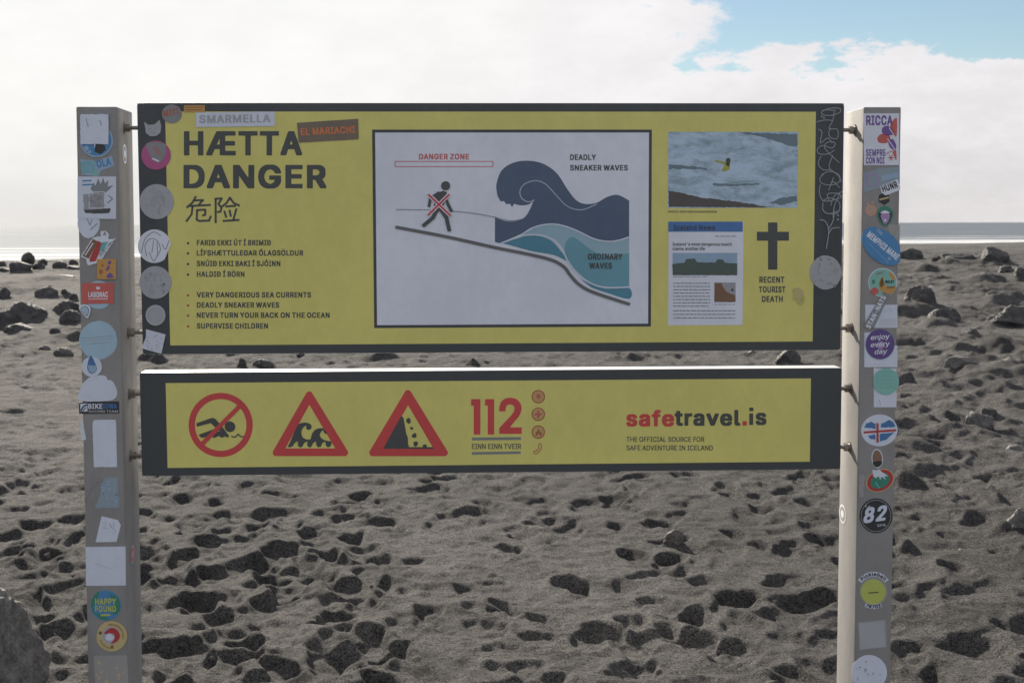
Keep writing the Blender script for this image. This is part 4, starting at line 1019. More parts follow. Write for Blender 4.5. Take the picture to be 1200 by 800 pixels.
s.flat([Zn([(447, 425), (456, 408), (465, 426)])], 'ink')
wordbars(837, 862, 356.6, .7)
s.build('news_clipping', upper)

s = board_sheet()
s.flat([zm([(632, 87), (678, 87), (678, 133), (735, 133), (735, 177), (678, 177), (678, 320), (632, 320), (632, 177), (577, 177), (577, 133), (632, 133)], 750, 240, 4.212)], 'ink')
s.text('RECENT', 889.9, 919.3, 331.3, 7.2, 'ink')
s.text('TOURIST', 889.2, 920.5, 342.7, 7.2, 'ink')
s.text('DEATH', 892.8, 917.4, 353.9, 7.2, 'ink')
s.build('death_cross_lettering', upper)

# --- lower board
Zl = lambda pts: zm(pts, 150, 420, 4)
s = board_sheet()
cc = (258.6, 497.7)
s.flat([circ(*cc, 37.6, n=64), circ(*cc, 30.2, n=64)], 'red')
s.layer = 1
s.flat([Zl([(320, 303), (393, 277), (409, 281), (448, 326), (430, 342), (388, 302), (324, 319)])], 'ink')
s.flat([Zl([(330, 357), (400, 331), (430, 343), (448, 327), (474, 362), (467, 370), (455, 364), (440, 371), (424, 362), (405, 372), (385, 362), (345, 372)])], 'ink')
s.flat([Zl(circ(478, 319, 25))], 'ink')
s.layer = 2
s.line(Zl(smooth([(486, 364), (503, 367), (516, 354), (527, 364), (541, 365)])), 1.4, 'ink')
s.layer = 3
s.line(Zl([(524, 222), (347, 400)]), 5.2, 'red')
s.build('no_swimming_pictogram', lower)

def rtri(pts, r, n=6):
    o = []
    for i in range(3):
        p0, p1, p2 = Vector(pts[i - 1]), Vector(pts[i]), Vector(pts[(i + 1) % 3])
        a, b = (p0 - p1).normalized(), (p2 - p1).normalized()
        half = a.angle(b) / 2
        c_ = p1 + (a + b).normalized() * (r / math.sin(half))
        q0, q1 = p1 + a * (r / math.tan(half)), p1 + b * (r / math.tan(half))
        a0 = math.atan2(q0.y - c_.y, q0.x - c_.x)
        a1 = math.atan2(q1.y - c_.y, q1.x - c_.x)
        da = (a1 - a0 + math.pi) % (2 * math.pi) - math.pi
        o += [(c_.x + r * math.cos(a0 + da * k / n), c_.y + r * math.sin(a0 + da * k / n)) for k in range(n + 1)]
    return o
Zw = lambda pts: zm(pts, 315, 455, 9.41)
s = board_sheet()
s.flat([Zw(rtri([(445, -5), (905, 745), (15, 745)], 38)), Zw([(447, 180), (733, 660), (182, 660)])], 'red')
s.layer = 1
w1 = smooth([(205, 640), (235, 590), (300, 440), (335, 390), (400, 375), (455, 390), (472, 420), (460, 448), (430, 455), (412, 438), (414, 408), (385, 425), (360, 470), (370, 530), (410, 558), (460, 560)], 5)
w2 = smooth([(475, 500), (510, 455), (560, 437), (606, 440)], 4) + [(648, 496), (622, 500), (606, 482), (600, 452)] + smooth([(575, 480), (562, 515), (590, 555), (640, 575), (690, 582)], 4)
cr = [(692, 610), (676, 640), (650, 648), (630, 630), (628, 610), (640, 590)]
for ox in (0, 1, 2, 3):
    x = 660 - ox * 105
    cr += [(x - 20, 584), (x - 55, 600), (x - 85, 640), (x - 112, 648), (x - 135, 625), (x - 132, 590)] if ox < 3 else []
s.flat([Zw(w1 + w2 + [(692, 610), (676, 640), (650, 648), (630, 630), (622, 585), (590, 600), (575, 640), (545, 648), (525, 630), (520, 580), (490, 600), (470, 640), (445, 650), (425, 630), (425, 580), (390, 600), (370, 640), (345, 650), (320, 630), (322, 578), (285, 600), (265, 635), (235, 648)])], 'ink')
s.build('wave_warning_pictogram', lower)
Zr = lambda pts: zm(pts, 400, 430, 4)
s = board_sheet()
s.flat([Zr(rtri([(312, 92), (512, 417), (119, 417)], 16)), Zr([(313, 178), (432, 382), (196, 382)])], 'red')
s.layer = 1
s.flat([Zr([(281, 227), (292, 238), (300, 285), (304, 310), (312, 330), (313, 360), (318, 374), (430, 374), (432, 382), (196, 382)])], 'ink')
for x, y, r_, sd_ in ((315, 251, 12, 1), (329, 286, 6.5, 2), (342, 319, 13, 3), (347, 362, 13, 4), (392, 369, 8, 5)):
    s.flat([Zr(circ(x, y, r_, n=9, rough=.25, seed=sd_))], 'ink', lay=2)
s.build('rockfall_warning_pictogram', lower)
s = board_sheet()
Zo = lambda pts: zm(pts, 540, 455, 9.41)
s.flat([Zo([(113, 117), (216, 117), (216, 508), (142, 508), (142, 190), (113, 190)])], 'red')
s.flat([Zo([(268, 117), (368, 117), (368, 508), (297, 508), (297, 190), (268, 190)])], 'red')
s.flat([Zo(smooth([(424, 252), (426, 200), (450, 140), (500, 108), (560, 103), (620, 122), (662, 175), (668, 235), (645, 300), (600, 355), (545, 425)]) + [(545, 428), (672, 428), (672, 500), (424, 500), (424, 435)] + smooth([(424, 435), (500, 355), (560, 290), (590, 240), (585, 195), (550, 176), (515, 182), (497, 210), (492, 252)]))], 'red')
s.flat([Zo([(122, 540), (664, 535), (664, 566), (122, 572)])], 'greybar')
s.flat([Zo([(122, 700), (662, 692), (662, 720), (122, 730)])], 'greybar')
s.text('EINN EINN TVEIR', 553, 610.7, 525.8, 6.1, 'ink', 'r')
s.build('emergency_number_lettering', lower)
s = board_sheet()
for y in (464.6, 485.2, 506):
    s.flat([circ(630.8, y, 7.9), circ(630.8, y, 6.5)], 'rust')
    s.flat([circ(630.8, y, 6.4)], 'peach')
s.layer = 1
s.flat([circ(630.8, 464.6, 3, n=16, rough=.2, seed=3)], 'pinkred')
dots([(630.8 + 4.6 * math.cos(a * .7), 464.6 + 4.6 * math.sin(a * .7)) for a in range(10)], 2.2, .5, 'pinkred')
s.flat([zm([(842, 242), (866, 242), (866, 272), (892, 272), (892, 296), (866, 296), (866, 328), (842, 328), (842, 296), (812, 296), (812, 272), (842, 272)], 540, 455, 9.41)], 'pinkred')
s.flat([Zo([(822, 515), (832, 478), (845, 468), (855, 442), (868, 470), (878, 490), (884, 466), (894, 490), (890, 520), (870, 522), (862, 490), (850, 500), (843, 520)])], 'rust')
s.line(Zo(smooth([(872, 606), (888, 625), (886, 660), (860, 700), (825, 720), (805, 706), (812, 690), (838, 685), (860, 656), (858, 632), (860, 612)], 5, True)), .9, 'rust')
s.build('rescue_service_icons', lower)
s = board_sheet()
s.text('safe', 733.9, 790, 499.4, 18.6, 'red')
s.text('travel', 790.6, 867.6, 498.6, 18.6, 'ink')
s.flat([rect(870, 493.2, 875.2, 498.4)], 'red')
s.text('is', 877.8, 898.2, 497.8, 18.6, 'ink')
s.build('web_address_lettering', lower)
s = board_sheet()
s.text('THE OFFICIAL SOURCE FOR', 734, 825.3, 517.4, 5.8, 'ink', 'r')
s.text('SAFE ADVENTURE IN ICELAND', 734, 835.4, 527.4, 5.8, 'ink', 'r')
s.build('web_caption_lettering', lower)

# --- bolts between posts and boards
def bolt(x0, x1, z, nut_at, ang):
    V, F_ = [], []
    def cyl(a, b, r, n, ph):
        k = len(V)
        for x in (a, b):
            for i in range(n):
                t_ = 2 * math.pi * i / n + ph
                V.append((x, .096 + r * math.cos(t_), z + r * math.sin(t_)))
        for i in range(n):
            j = (i + 1) % n
            F_.append([k + i, k + j, k + n + j, k + n + i])
        F_.append([k + i for i in range(n)][::-1])
        F_.append([k + n + i for i in range(n)])
    cyl(x0, x1, .0062, 14, 0)
    b = link_mesh('bolt', list(V), list(F_), None, ['bolt'], sign)
    V.clear(); F_.clear()
    d = 1 if nut_at > 0 else -1
    e = x0 if d > 0 else x1
    cyl(*(sorted((e + d * .0045, e + d * .020))), .0135, 6, ang)
    cyl(*(sorted((e + d * .0005, e + d * .0042))), .018, 18, 0)
    link_mesh('nut', V, F_, None, ['bolt'], b)
for i, y in enumerate((150, 389.5, 461.5, 533.5)):
    z = P(151, y, .096)[1]
    bolt(-1.1524 + .0053 * (z - 1.5), -1.1 if i < 2 else -1.1112, z, 1, .3 * i)
for i, y in enumerate((152.5, 384.5, 455, 523.5)):
    z = P(996, y, .096)[1]
    bolt(1.1 if i < 2 else 1.1058, 1.1483, z, -1, .2 + .37 * i)

# ------------------------------------------------------------------ stickers
def post_sticker(k=0):
    return Sheet(-.0008 - .0012 * k)
def brd_sticker(k=0):
    return Sheet(VB - .0030 - .0010 * k)
def scribbles(s, cx, cy, r, k, n, seed, w=.7):
    g = random.Random(seed)
    for _ in range(n):
        x, y = cx + g.uniform(-.6, .6) * r, cy + g.uniform(-.6, .6) * r
        s.line(smooth([(x, y), (x + g.uniform(-.4, .4) * r, y + g.uniform(-.4, .4) * r), (x + g.uniform(-.5, .5) * r, y + g.uniform(-.5, .5) * r)], 4), w, k)
def specks(s, x0, y0, x1, y1, k, n, seed, r=.5):
    g = random.Random(seed)
    for _ in range(n):
        s.flat([circ(g.uniform(x0, x1), g.uniform(y0, y1), r * g.uniform(.5, 1.4), n=7, rough=.2, seed=g.random())], k)

def arc_marks(s, cx, cy, r, a0, a1, n, k):
    for q in range(n):
        a = R(a0 + (a1 - a0) * q / (n - 1))
        s.line([(cx + (r - .8) * math.cos(a), cy - (r - .8) * math.sin(a)), (cx + (r + .8) * math.cos(a), cy - (r + .8) * math.sin(a))], .9, k)

# left post, from the top
s = post_sticker(0); s.base(torn(rect(103, 129, 130, 153, -12), .4, 1), 'steel'); s.build('sticker', post_l, 'dark grey tilted sticker half hidden under a torn white one')
s = post_sticker(1); s.base(circ(113, 165, 19.5), 'sky'); s.layer = 1; s.flat([circ(113, 165, 17.5)], 'midblue'); s.layer = 2
s.flat([[(112, 166), (122, 167), (124, 176), (118, 181), (111, 178)]], 'black'); s.flat([circ(101, 174, 3)], 'sky'); s.flat([circ(105, 178, 2)], 'sky'); s.flat([[(110, 167), (113, 166), (111, 174)]], 'paper'); s.build('sticker', post_l, 'round blue sticker with its top covered by a white sheet')
s = post_sticker(4); s.base(torn(rect(94, 134, 127, 169), .4, 2), 'softwhite'); s.layer = 1; s.line([(101, 139), (102, 144), (103.5, 149)], .8, 'steel'); s.line([(117, 141), (119, 147)], 1, 'steel'); specks(s, 96, 140, 125, 165, 'greyw', 8, 3); s.build('sticker', post_l, 'torn white square sticker at the top of the post')
s = post_sticker(0); s.base(torn([(94, 187), (107, 188), (114, 190), (120, 186), (131, 183), (134, 194), (124, 198), (119, 200), (115, 207), (107, 206), (96, 205)], .4, 4), 'sky'); s.layer = 1
s.text('SIV', 95.5, 112, 203, 13, 'cyan', rot=3); s.text('OLA', 114, 131, 197, 9, 'midblue', rot=12); s.flat([circ(111, 203, 3.5, rough=.15)], 'mint'); s.build('sticker', post_l, 'blue and teal lettering sticker reading SIVOLA')
s = post_sticker(1); s.base(rect(90.8, 207, 136, 256.5), 'softwhite'); s.layer = 1
s.flat([[(106, 221), (110, 214), (112, 218), (115, 209), (118, 216), (121, 208), (123, 215), (127, 211), (126, 219), (133, 217), (127, 223), (122, 227), (110, 226)]], 'steel')
s.flat([torn(rect(98, 227, 123, 246), .6, 5)], 'greysticker'); s.flat([torn([(98, 246), (130, 244), (128, 250), (100, 250)], .5, 6)], 'ink'); s.layer = 2
s.line(rect(104.5, 225, 122.5, 244), .8, 'paper', closed=True); scribbles(s, 113, 235, 10, 'steel', 14, 7, .6); s.line([(97, 212), (107, 211.6)], 1.6, 'midblue'); s.line([(97, 216.6), (109, 216.2)], 1.6, 'midblue'); s.line([(127, 229), (132, 233), (126, 238)], 1.2, 'steel'); s.build('sticker', post_l, 'large white sticker printed with a dark spiky emblem')
s = post_sticker(0); s.base(circ(104, 261, 13, 18, rough=.02, seed=3), 'softwhite'); s.layer = 1; s.line([(102.5, 257), (105.5, 264), (108, 257)], .9, 'steel'); s.line([(106, 269), (114, 262)], 1, 'steel'); s.build('sticker', post_l, 'round white torn sticker with pen marks')
s = post_sticker(2); s.base(torn([(94.5, 301), (109, 278), (118, 277), (118, 271), (124, 270), (128, 276), (127, 281), (136, 279), (119, 304), (112, 309), (103, 311), (101, 304)], .5, 9), 'paper'); s.layer = 1
s.flat([[(96.5, 300), (109, 280), (115, 283), (104, 303)]], 'brown'); s.flat([[(115, 282), (121, 286), (112, 306), (105, 307), (105, 303)]], 'crimson'); s.flat([[(119, 284), (127, 283), (122, 292), (116, 296)]], 'cyan'); s.flat([[(128, 285), (133, 282), (118, 302), (116, 298)]], 'steel'); s.layer = 2
s.line([(100, 299), (109, 285)], 1.4, 'paper'); s.text('ICELAND', 118.5, 135.5, 302, 3, 'paper', rot=54); s.text('A', 121, 124.5, 276, 4.5, 'steel'); s.build('sticker', post_l, 'jagged red, teal and black sticker of slanted bars')
s = post_sticker(3); s.base(rect(113.5, 303.5, 136, 327), 'orange'); s.layer = 1; s.flat([circ(128.5, 307.5, 2, rough=.1)], 'violet'); s.flat([[(127, 310), (129, 314), (125, 318), (124, 316)]], 'violet'); s.flat([torn([(124, 324), (129, 319), (134, 325), (128, 326)], .3, 2)], 'violet'); s.flat([circ(120, 311, 1.5)], 'rust'); s.flat([[(116, 317), (119, 315), (121, 319), (117, 322)]], 'rust'); s.build('sticker', post_l, 'square orange sticker with violet shapes')
s = post_sticker(0); s.base(circ(115.5, 345.5, 16.5), 'iceblue'); s.build('sticker', post_l, 'pale round sticker behind the red label')
s = post_sticker(1); s.base(rect(96, 331.5, 133.5, 355.8), 'salmon'); s.layer = 1; s.text('LABONAC', 103.5, 126.5, 348.3, 6.5, 'paper'); s.flat([rect(113, 336, 117, 339)], 'paper'); s.line([(104, 350.5), (126, 350)], .8, 'paper'); s.build('sticker', post_l, 'red rectangular label with white lettering')
s = post_sticker(2); s.base(smooth([(92.5, 361), (95, 357.5), (100, 356.5), (105, 359), (106, 364), (103, 372.5), (98, 369)], 5, True), 'paper'); s.layer = 1; s.flat([smooth([(94.2, 362), (99, 358.2), (104.3, 362), (102.4, 370.5), (97.5, 367)], 5, True)], 'steel'); s.layer = 2; s.flat([smooth([(95.2, 362), (99, 359.4), (103.3, 362.4), (102, 369), (98, 366.4)], 5, True)], 'iceblue'); s.build('sticker', post_l, 'small drop shaped sticker in pale blue')
s = post_sticker(0); s.base(circ(115, 398.5, 22.3, 22.5, rough=.015, seed=5)[:38], 'iceblue'); s.layer = 1; s.line([(95, 396.5), (132, 393.5)], .5, 'steel'); s.line([(98, 399.4), (131, 396.6)], 1.0, 'greyw'); s.line([(102, 403), (128, 401)], .5, 'steel'); s.build('sticker', post_l, 'big round pale blue torn sticker with faint lines')
s = post_sticker(1); s.base(circ(107.5, 429.5, 11.8), 'softwhite'); s.layer = 1; s.flat([smooth([(106, 416.5), (111, 424), (113.5, 433), (108, 438), (103, 434), (102.5, 427)], 5, True)], 'blue'); s.layer = 2; s.flat([torn([(103, 428), (113, 428), (113, 434), (108, 437.5), (104, 434)], .3, 4)], 'sky'); s.build('sticker', post_l, 'small white disc with a blue water drop')
s = post_sticker(0); s.base(torn(smooth([(93, 469), (94, 456), (99, 447), (107, 441), (118, 439.5), (124, 441), (126, 445), (131, 446), (136, 454), (137, 462), (134, 467), (126, 469.5)], 3, True), .2, 4), 'softwhite'); s.build('sticker', post_l, 'white dome shaped torn sticker above the black banner')
s = post_sticker(1); s.base(rect(92.6, 470.5, 139.4, 484.3, 1), 'black'); s.layer = 1; s.flat([rect(94.2, 472.5, 102.5, 482, 1)], 'softwhite'); s.text('BIKE', 103.3, 120, 478.8, 6, 'softwhite'); s.text('IOWA', 120.6, 137, 478.6, 6, 'blue'); s.text('RACING TEAM', 104, 138, 483, 2.6, 'greyw'); s.layer = 2; s.line(smooth([(95, 481), (98, 476), (102, 474)]), 1.6, 'black'); s.line([(97, 481.5), (101, 477)], 1, 'black'); s.build('sticker', post_l, 'black banner sticker reading BIKE IOWA RACING TEAM')
s = post_sticker(0); s.base([(93.8, 492), (96.5, 494), (101, 514), (97.5, 516.5), (95.2, 512)], 'softwhite'); s.build('sticker', post_l, 'white sliver left of a torn sticker')
s = post_sticker(0); s.base(torn([(110, 492), (135, 491.5), (136, 496), (137, 547), (110, 547), (108.3, 496)], .2, 3), 'softwhite'); s.build('sticker', post_l, 'tall blank white rectangle')
s = post_sticker(0); s.base(torn([(122, 560), (138, 559), (140, 594.5), (111.5, 595), (117, 580)], .7, 8), 'fadedblue'); s.layer = 1; specks(s, 119, 562, 138, 592, 'sky', 40, 4, 1.2); specks(s, 104, 556, 122, 590, 'steel', 14, 5, .8); s.line(smooth([(100, 590), (106, 574), (116, 564)]), .8, 'steel'); s.build('sticker', post_l, 'scratched faded blue patch')
s = post_sticker(0); s.base([(119, 604.5), (138, 609), (141.5, 615), (136.5, 634.5), (112, 635)], 'softwhite'); s.layer = 1; scribbles(s, 128, 620, 11, 'greyw', 6, 4, .5); s.build('sticker', post_l, 'tilted white torn sheet with faint writing')
s = post_sticker(0); s.base(rect(100.6, 640.3, 147.2, 685.8, .5), 'softwhite'); s.layer = 1; s.line([(112, 660), (124, 664), (130, 666)], .4, 'greyw'); s.build('sticker', post_l, 'large blank white square')
s = post_sticker(0); s.base(circ(124, 709, 17.6), 'midblue'); s.layer = 1
for q in ([(107, 704), (112, 695), (116, 693), (114, 702), (108, 712)], [(128, 696), (137, 699), (141, 708), (140, 715), (134, 720), (130, 712), (134, 705)], [(112, 718), (122, 721), (128, 726), (118, 725)], [(108, 712), (112, 716), (110, 718)]): s.flat([smooth(q, 4, True)], 'green')
s.layer = 2; s.text('HAPPY', 111.5, 136, 708, 7.4, 'lime'); s.text('FOUND', 111.5, 136, 716.4, 7.2, 'lime'); s.line([(118.5, 720.3), (129, 720)], 2.2, 'lime'); s.build('sticker', post_l, 'round blue and green globe sticker with lime lettering')
s = post_sticker(1); s.base(circ(130.8, 745, 17.8, rough=.006, seed=2), 'tan'); s.layer = 1; s.flat([circ(130, 744, 10.5)], 'greyw'); s.layer = 2
s.flat([smooth([(122, 742), (128, 736), (134, 735.5), (139, 740), (140.5, 746), (137, 751), (130, 754), (134, 748), (133, 742)], 4, True)], 'crimson'); s.flat([smooth([(124, 745), (128, 741), (132, 744), (134, 747), (130, 750), (125, 749)], 4, True)], 'softwhite'); s.flat([circ(117.6, 741, 2)], 'brown'); s.flat([circ(131.5, 757, 1.8, 1.4)], 'brown')
arc_marks(s, 130.8, 745, 13.8, 100, -10, 14, 'brown'); arc_marks(s, 130.8, 745, 13.8, -160, -85, 10, 'brown'); s.build('sticker', post_l, 'round tan sticker with a red and white bird')
s = post_sticker(0); s.base(torn([(109.5, 768), (148.8, 767.5), (151, 812), (112.5, 812)], .15, 3), 'faded'); s.layer = 1; specks(s, 113, 770, 146, 800, 'tan', 10, 6, 1.4); s.build('sticker', post_l, 'sun faded beige sheet with yellow flecks')

# right post, from the top
s = post_sticker(0); s.base(rect(1012.4, 133, 1053.6, 193.6), 'paper'); s.layer = 1; s.text('RICCA', 1015, 1046, 147, 11.5, 'violet'); s.text('SEMPRE', 1014.8, 1037.5, 183, 8, 'violet'); s.text('CON NOI', 1014.8, 1036.5, 192, 8, 'violet')
s.flat([smooth([(1051, 139), (1050.5, 160), (1046, 155), (1043, 149), (1046, 142)], 4, True)], 'salmon'); s.flat([smooth([(1034, 150), (1040, 147.5), (1046, 152), (1048, 157), (1040, 159), (1034, 156)], 4, True)], 'violet'); s.flat([smooth([(1028, 163), (1031, 158), (1037, 157), (1043, 160), (1042, 166), (1036, 168), (1030, 167)], 4, True)], 'salmon'); s.flat([smooth([(1041, 166), (1046, 163), (1050, 170), (1049, 176), (1043, 173)], 4, True)], 'violet'); s.flat([smooth([(1046, 178), (1050, 176), (1050.5, 188), (1048, 184)], 3, True)], 'salmon')
s.layer = 2; s.line(smooth([(1042, 150), (1048, 160), (1051, 172)]), 1, 'paper'); s.line(smooth([(1040, 163), (1045, 170), (1049, 176)]), 1, 'paper'); s.layer = 1; s.line([(1037, 181), (1045, 177)], .9, 'salmon')
for a in range(6): s.line([(1044, 185), (1044 + 3.6 * math.cos(a * 1.05), 185 + 3.6 * math.sin(a * 1.05))], .9, 'salmon')
s.build('sticker', post_r, 'white poster sticker reading RICCA SEMPRE CON NOI with a red and violet figure')
s = post_sticker(0); s.base([(1012, 203), (1030, 197.5), (1054.5, 195.5), (1054.5, 216), (1032, 220), (1012, 226)], 'fadedblue'); s.layer = 1; s.line(circ(1022, 211, 7.5), 1.6, 'lilac', closed=True); s.flat([[(1033, 206), (1053, 202), (1053, 208), (1033, 212)]], 'sky'); s.build('sticker', post_r, 'pale blue slanted sticker with a faint ring')
s = post_sticker(1); s.base([(1031.5, 218), (1052, 210), (1055, 219), (1054.5, 223), (1038, 229), (1033, 226)], 'paper'); s.layer = 1; s.text('HUNR', 1035, 1053.5, 225.5, 8, 'black', rot=19); s.build('sticker', post_r, 'small tilted white sticker with jumbled black letters')
s = post_sticker(0); s.base([(1030, 229), (1036, 225), (1042, 229), (1042.5, 236), (1036.5, 240.5), (1029.5, 236)], 'black'); s.layer = 1; s.line([(1031, 234), (1041, 231.5)], 2, 'tan'); s.build('sticker', post_r, 'little dark hexagon')
s = post_sticker(0); s.base(circ(1021, 246.5, 7, 6.6, rough=.03), 'peachpaw', lay=0); s.layer = 1; s.line([(1016, 245), (1026, 244)], 1, 'faded'); s.flat([circ(1017.5, 239.3, 1.7)], 'peachpaw'); s.flat([circ(1022.5, 237.5, 1.8)], 'peachpaw'); s.build('sticker', post_r, 'peach coloured paw print')
s = post_sticker(1); s.base(smooth([(1027.5, 250), (1031, 243.5), (1037, 241.5), (1043.5, 244), (1047, 250.5), (1044, 260), (1038.5, 265), (1032, 262)], 5, True), 'green'); s.layer = 1; s.flat([smooth([(1029.5, 250.5), (1037, 246), (1045, 250.5), (1042.5, 259), (1038, 263), (1033, 260)], 5, True)], 'black'); s.layer = 2; s.flat([smooth([(1031.5, 249.5), (1037, 246.5), (1043, 249.5), (1037, 250.4)], 5, True)], 'paper'); s.flat([smooth([(1032.5, 251), (1042.5, 251), (1041, 259), (1037.5, 262.6), (1034, 259.5)], 5, True)], 'lilac'); s.layer = 3; s.flat([circ(1037.3, 258, 1.3)], 'paper'); s.build('sticker', post_r, 'dark green rimmed mouth with a pink tongue')
s = post_sticker(0); s.base([(1040, 262), (1054.3, 264), (1054.3, 300), (1046, 292)], 'faded'); s.build('sticker', post_r, 'grey remnant beside the blue oval')
s = post_sticker(2); s.base([p for p in circ(1033.5, 288.5, 27.5, 17.5, n=60, rot=-42) if 1008 < p[0] < 1055.2], 'midblue'); s.layer = 1; s.text('The', 1025.5, 1034.5, 270.5, 4.5, 'sky', rot=-36); s.text('MEMPHIS MANE', 1015, 1060.5, 276.5, 7.4, 'paper', rot=-39); s.line([(1016, 283), (1028, 295), (1041, 308)], .5, 'sky'); s.flat([circ(1042, 303, 1.8)], 'sky'); s.build('sticker', post_r, 'blue oval reading The MEMPHIS MANE')
s = post_sticker(0); s.base(circ(1034.5, 331, 17), 'softwhite'); s.layer = 1; s.flat([circ(1034.5, 331, 16)], 'mint'); s.layer = 2; s.flat([smooth([(1030, 332), (1034, 324), (1036, 331), (1040, 336), (1050, 336), (1046, 343), (1038, 346.5), (1032, 340)], 5, True)], 'orange'); s.flat([smooth([(1043, 319), (1049, 325), (1047, 328), (1042, 322)], 4, True)], 'orange'); s.flat([circ(1025, 341, 4.5, 4, rough=.1)], 'salmon'); s.flat([[(1030, 333), (1034, 323), (1036, 333), (1033, 337)]], 'brown'); s.layer = 3; s.text('WEST', 1037, 1048, 332, 3.6, 'black'); s.text('COAST', 1039, 1049, 338, 3, 'brown'); s.arc_text('SWEET', 1034.5, 331, 10.5, 130, 80, 2.8, 'steel'); s.flat([circ(1023.5, 330, 1.6, 2.6)], 'green'); s.build('sticker', post_r, 'round mint sticker with an orange wave')
s = post_sticker(0); s.base(rect(1014, 357, 1051.6, 384), 'softwhite'); s.layer = 1
for q in range(5): s.line([(1030, 374 + q * 1.9), (1050, 374 + q * 1.9)], .4, 'greyw')
s.line(smooth([(1036, 366), (1042, 362), (1046, 366)]), .6, 'iceblue'); s.build('sticker', post_r, 'white sheet with faint lines behind a grey strip')
s = post_sticker(2); s.base([(1036, 341.5), (1042.5, 345), (1024, 384), (1013, 384), (1013.2, 379)], 'steel'); s.layer = 1; s.text('STAN-NATS', 1019.5, 1061.5, 385.5, 5.8, 'paper', rot=63); s.build('sticker', post_r, 'grey diagonal strip reading STAN-NATS')
s = post_sticker(0); s.base([(1013, 389.5), (1021, 389.5), (1042, 404), (1051.5, 405), (1051.5, 430), (1012.8, 430)], 'softwhite'); s.layer = 1; specks(s, 1015, 426, 1050, 428, 'greyw', 12, 7, .5); s.build('sticker', post_r, 'white sheet under the purple disc')
s = post_sticker(2); s.base(circ(1031.4, 403.3, 16.7, 17.5, rough=.005), 'purple'); s.layer = 1; s.flat([circ(1032, 404.5, 4.6, rough=.1)], 'lilac'); s.layer = 2; s.text('enjoy', 1020, 1042, 398.2, 5.6, 'paper', 'r', rot=4, slant=.22); s.text('every', 1020, 1042, 406.8, 5.6, 'paper', 'r', rot=4, slant=.22); s.text('day', 1024.5, 1039, 415, 5.6, 'paper', 'r', rot=4, slant=.22); s.build('sticker', post_r, 'round purple sticker reading enjoy every day')
s = post_sticker(0); s.base(rect(1024, 430.8, 1050.5, 477), 'softwhite'); s.layer = 1; s.line([(1027, 430.9), (1050, 431.2)], .7, 'steel'); s.line([(1030, 468), (1032, 474)], .5, 'steel'); s.build('sticker', post_r, 'tall white sheet under the teal disc')
s = post_sticker(2); s.base(circ(1038.4, 446.8, 15.2, 15.6), 'mint'); s.layer = 1
for q in range(5):
    for c_ in range(6): s.line([(1027 + c_ * 4.2, 437 + q * 4.4), (1029.4 + c_ * 4.2, 435 + q * 4.4)], 1, 'cyan')
s.build('sticker', post_r, 'round teal sticker with rows of small marks')
s = post_sticker(0); s.base([p for p in circ(1030.5, 504, 21.3, 18.6, n=60, rot=4) if p[0] < 1052.2], 'softwhite'); s.layer = 1
s.flat([torn([(1013, 501), (1015, 496), (1021, 494), (1026, 497), (1026, 502)], .5, 3)], 'blue'); s.flat([torn([(1032, 501), (1033, 496), (1042, 492), (1047, 494), (1049, 500)], .5, 4)], 'blue'); s.flat([torn([(1017, 510), (1025.5, 508), (1025.5, 515), (1020, 514)], .5, 5)], 'blue'); s.flat([torn([(1031, 508), (1048, 506), (1043, 511), (1038, 515), (1031, 517)], .5, 6)], 'blue')
s.layer = 2; s.flat([[(1012, 505.2), (1050, 502.6), (1050, 505), (1012, 507.6)]], 'crimson'); s.flat([[(1027, 495), (1029.6, 496), (1029.6, 518.5), (1027, 518)]], 'crimson', lay=3); s.build('sticker', post_r, 'white oval with a torn blue, white and red Icelandic flag')
s = post_sticker(0); s.base(circ(1028, 537, 6.7, 11.3, rot=4), 'softwhite'); s.layer = 1; s.flat([circ(1028, 537, 5.6, 10, rot=4)], 'skin'); s.layer = 2; s.flat([smooth([(1023, 541), (1033, 540), (1032, 545), (1028, 547), (1025, 546)], 4, True)], 'black'); s.line([(1024.5, 536), (1027, 536)], 1, 'brown'); s.line([(1030, 535.6), (1032.4, 535.6)], 1, 'brown'); s.line([(1026.5, 540), (1030.5, 539.6)], .8, 'brown'); s.build('sticker', post_r, 'small cut out picture of a bearded face')
s = post_sticker(0); s.base(circ(1031.3, 562.7, 17, 12.6, rot=27), 'tan'); s.layer = 1; s.flat([circ(1031.3, 562.7, 16, 11.7, rot=27)], 'crimson'); s.layer = 2; s.flat([circ(1031.3, 562.9, 12, 8.6, rot=27)], 'green'); s.layer = 3; s.flat([[(1023, 557), (1022, 550), (1027, 551), (1030, 549.5), (1034, 553), (1041, 557.5), (1036, 557.5), (1038.5, 562), (1033, 558), (1031.5, 562), (1029.5, 557.5), (1026, 560)]], 'softwhite'); s.line(smooth([(1026, 565), (1028, 568), (1030.5, 571)]), 1.2, 'cyan'); s.build('sticker', post_r, 'tilted red oval badge with a snowy mountain')
s = post_sticker(0); s.base(torn([(1007, 556), (1013, 556), (1013, 560), (1012, 582), (1007.2, 582)], .8, 9), 'faded'); s.layer = 1; specks(s, 1008, 558, 1012, 580, 'lilac', 10, 4, .8); s.build('sticker', post_r, 'scraped pinkish remnant at the edge of the post')
s = post_sticker(0); s.base(circ(1026.6, 604, 19.4, 20.4, rough=.006, seed=8), 'black'); s.layer = 1; s.flat([circ(1026.6, 604, 17.6, 18.6), circ(1026.6, 604, 17.1, 18.1)], 'greyw'); s.text('82', 1011, 1037.5, 613, 17.5, 'softwhite', rot=8, slant=.32); s.text('La', 1013.5, 1020, 593.5, 4, 'greyw', rot=-20); s.text('SPR', 1028, 1038, 617, 3, 'greyw', rot=5); s.build('sticker', post_r, 'round black sticker with a brushed white 82')
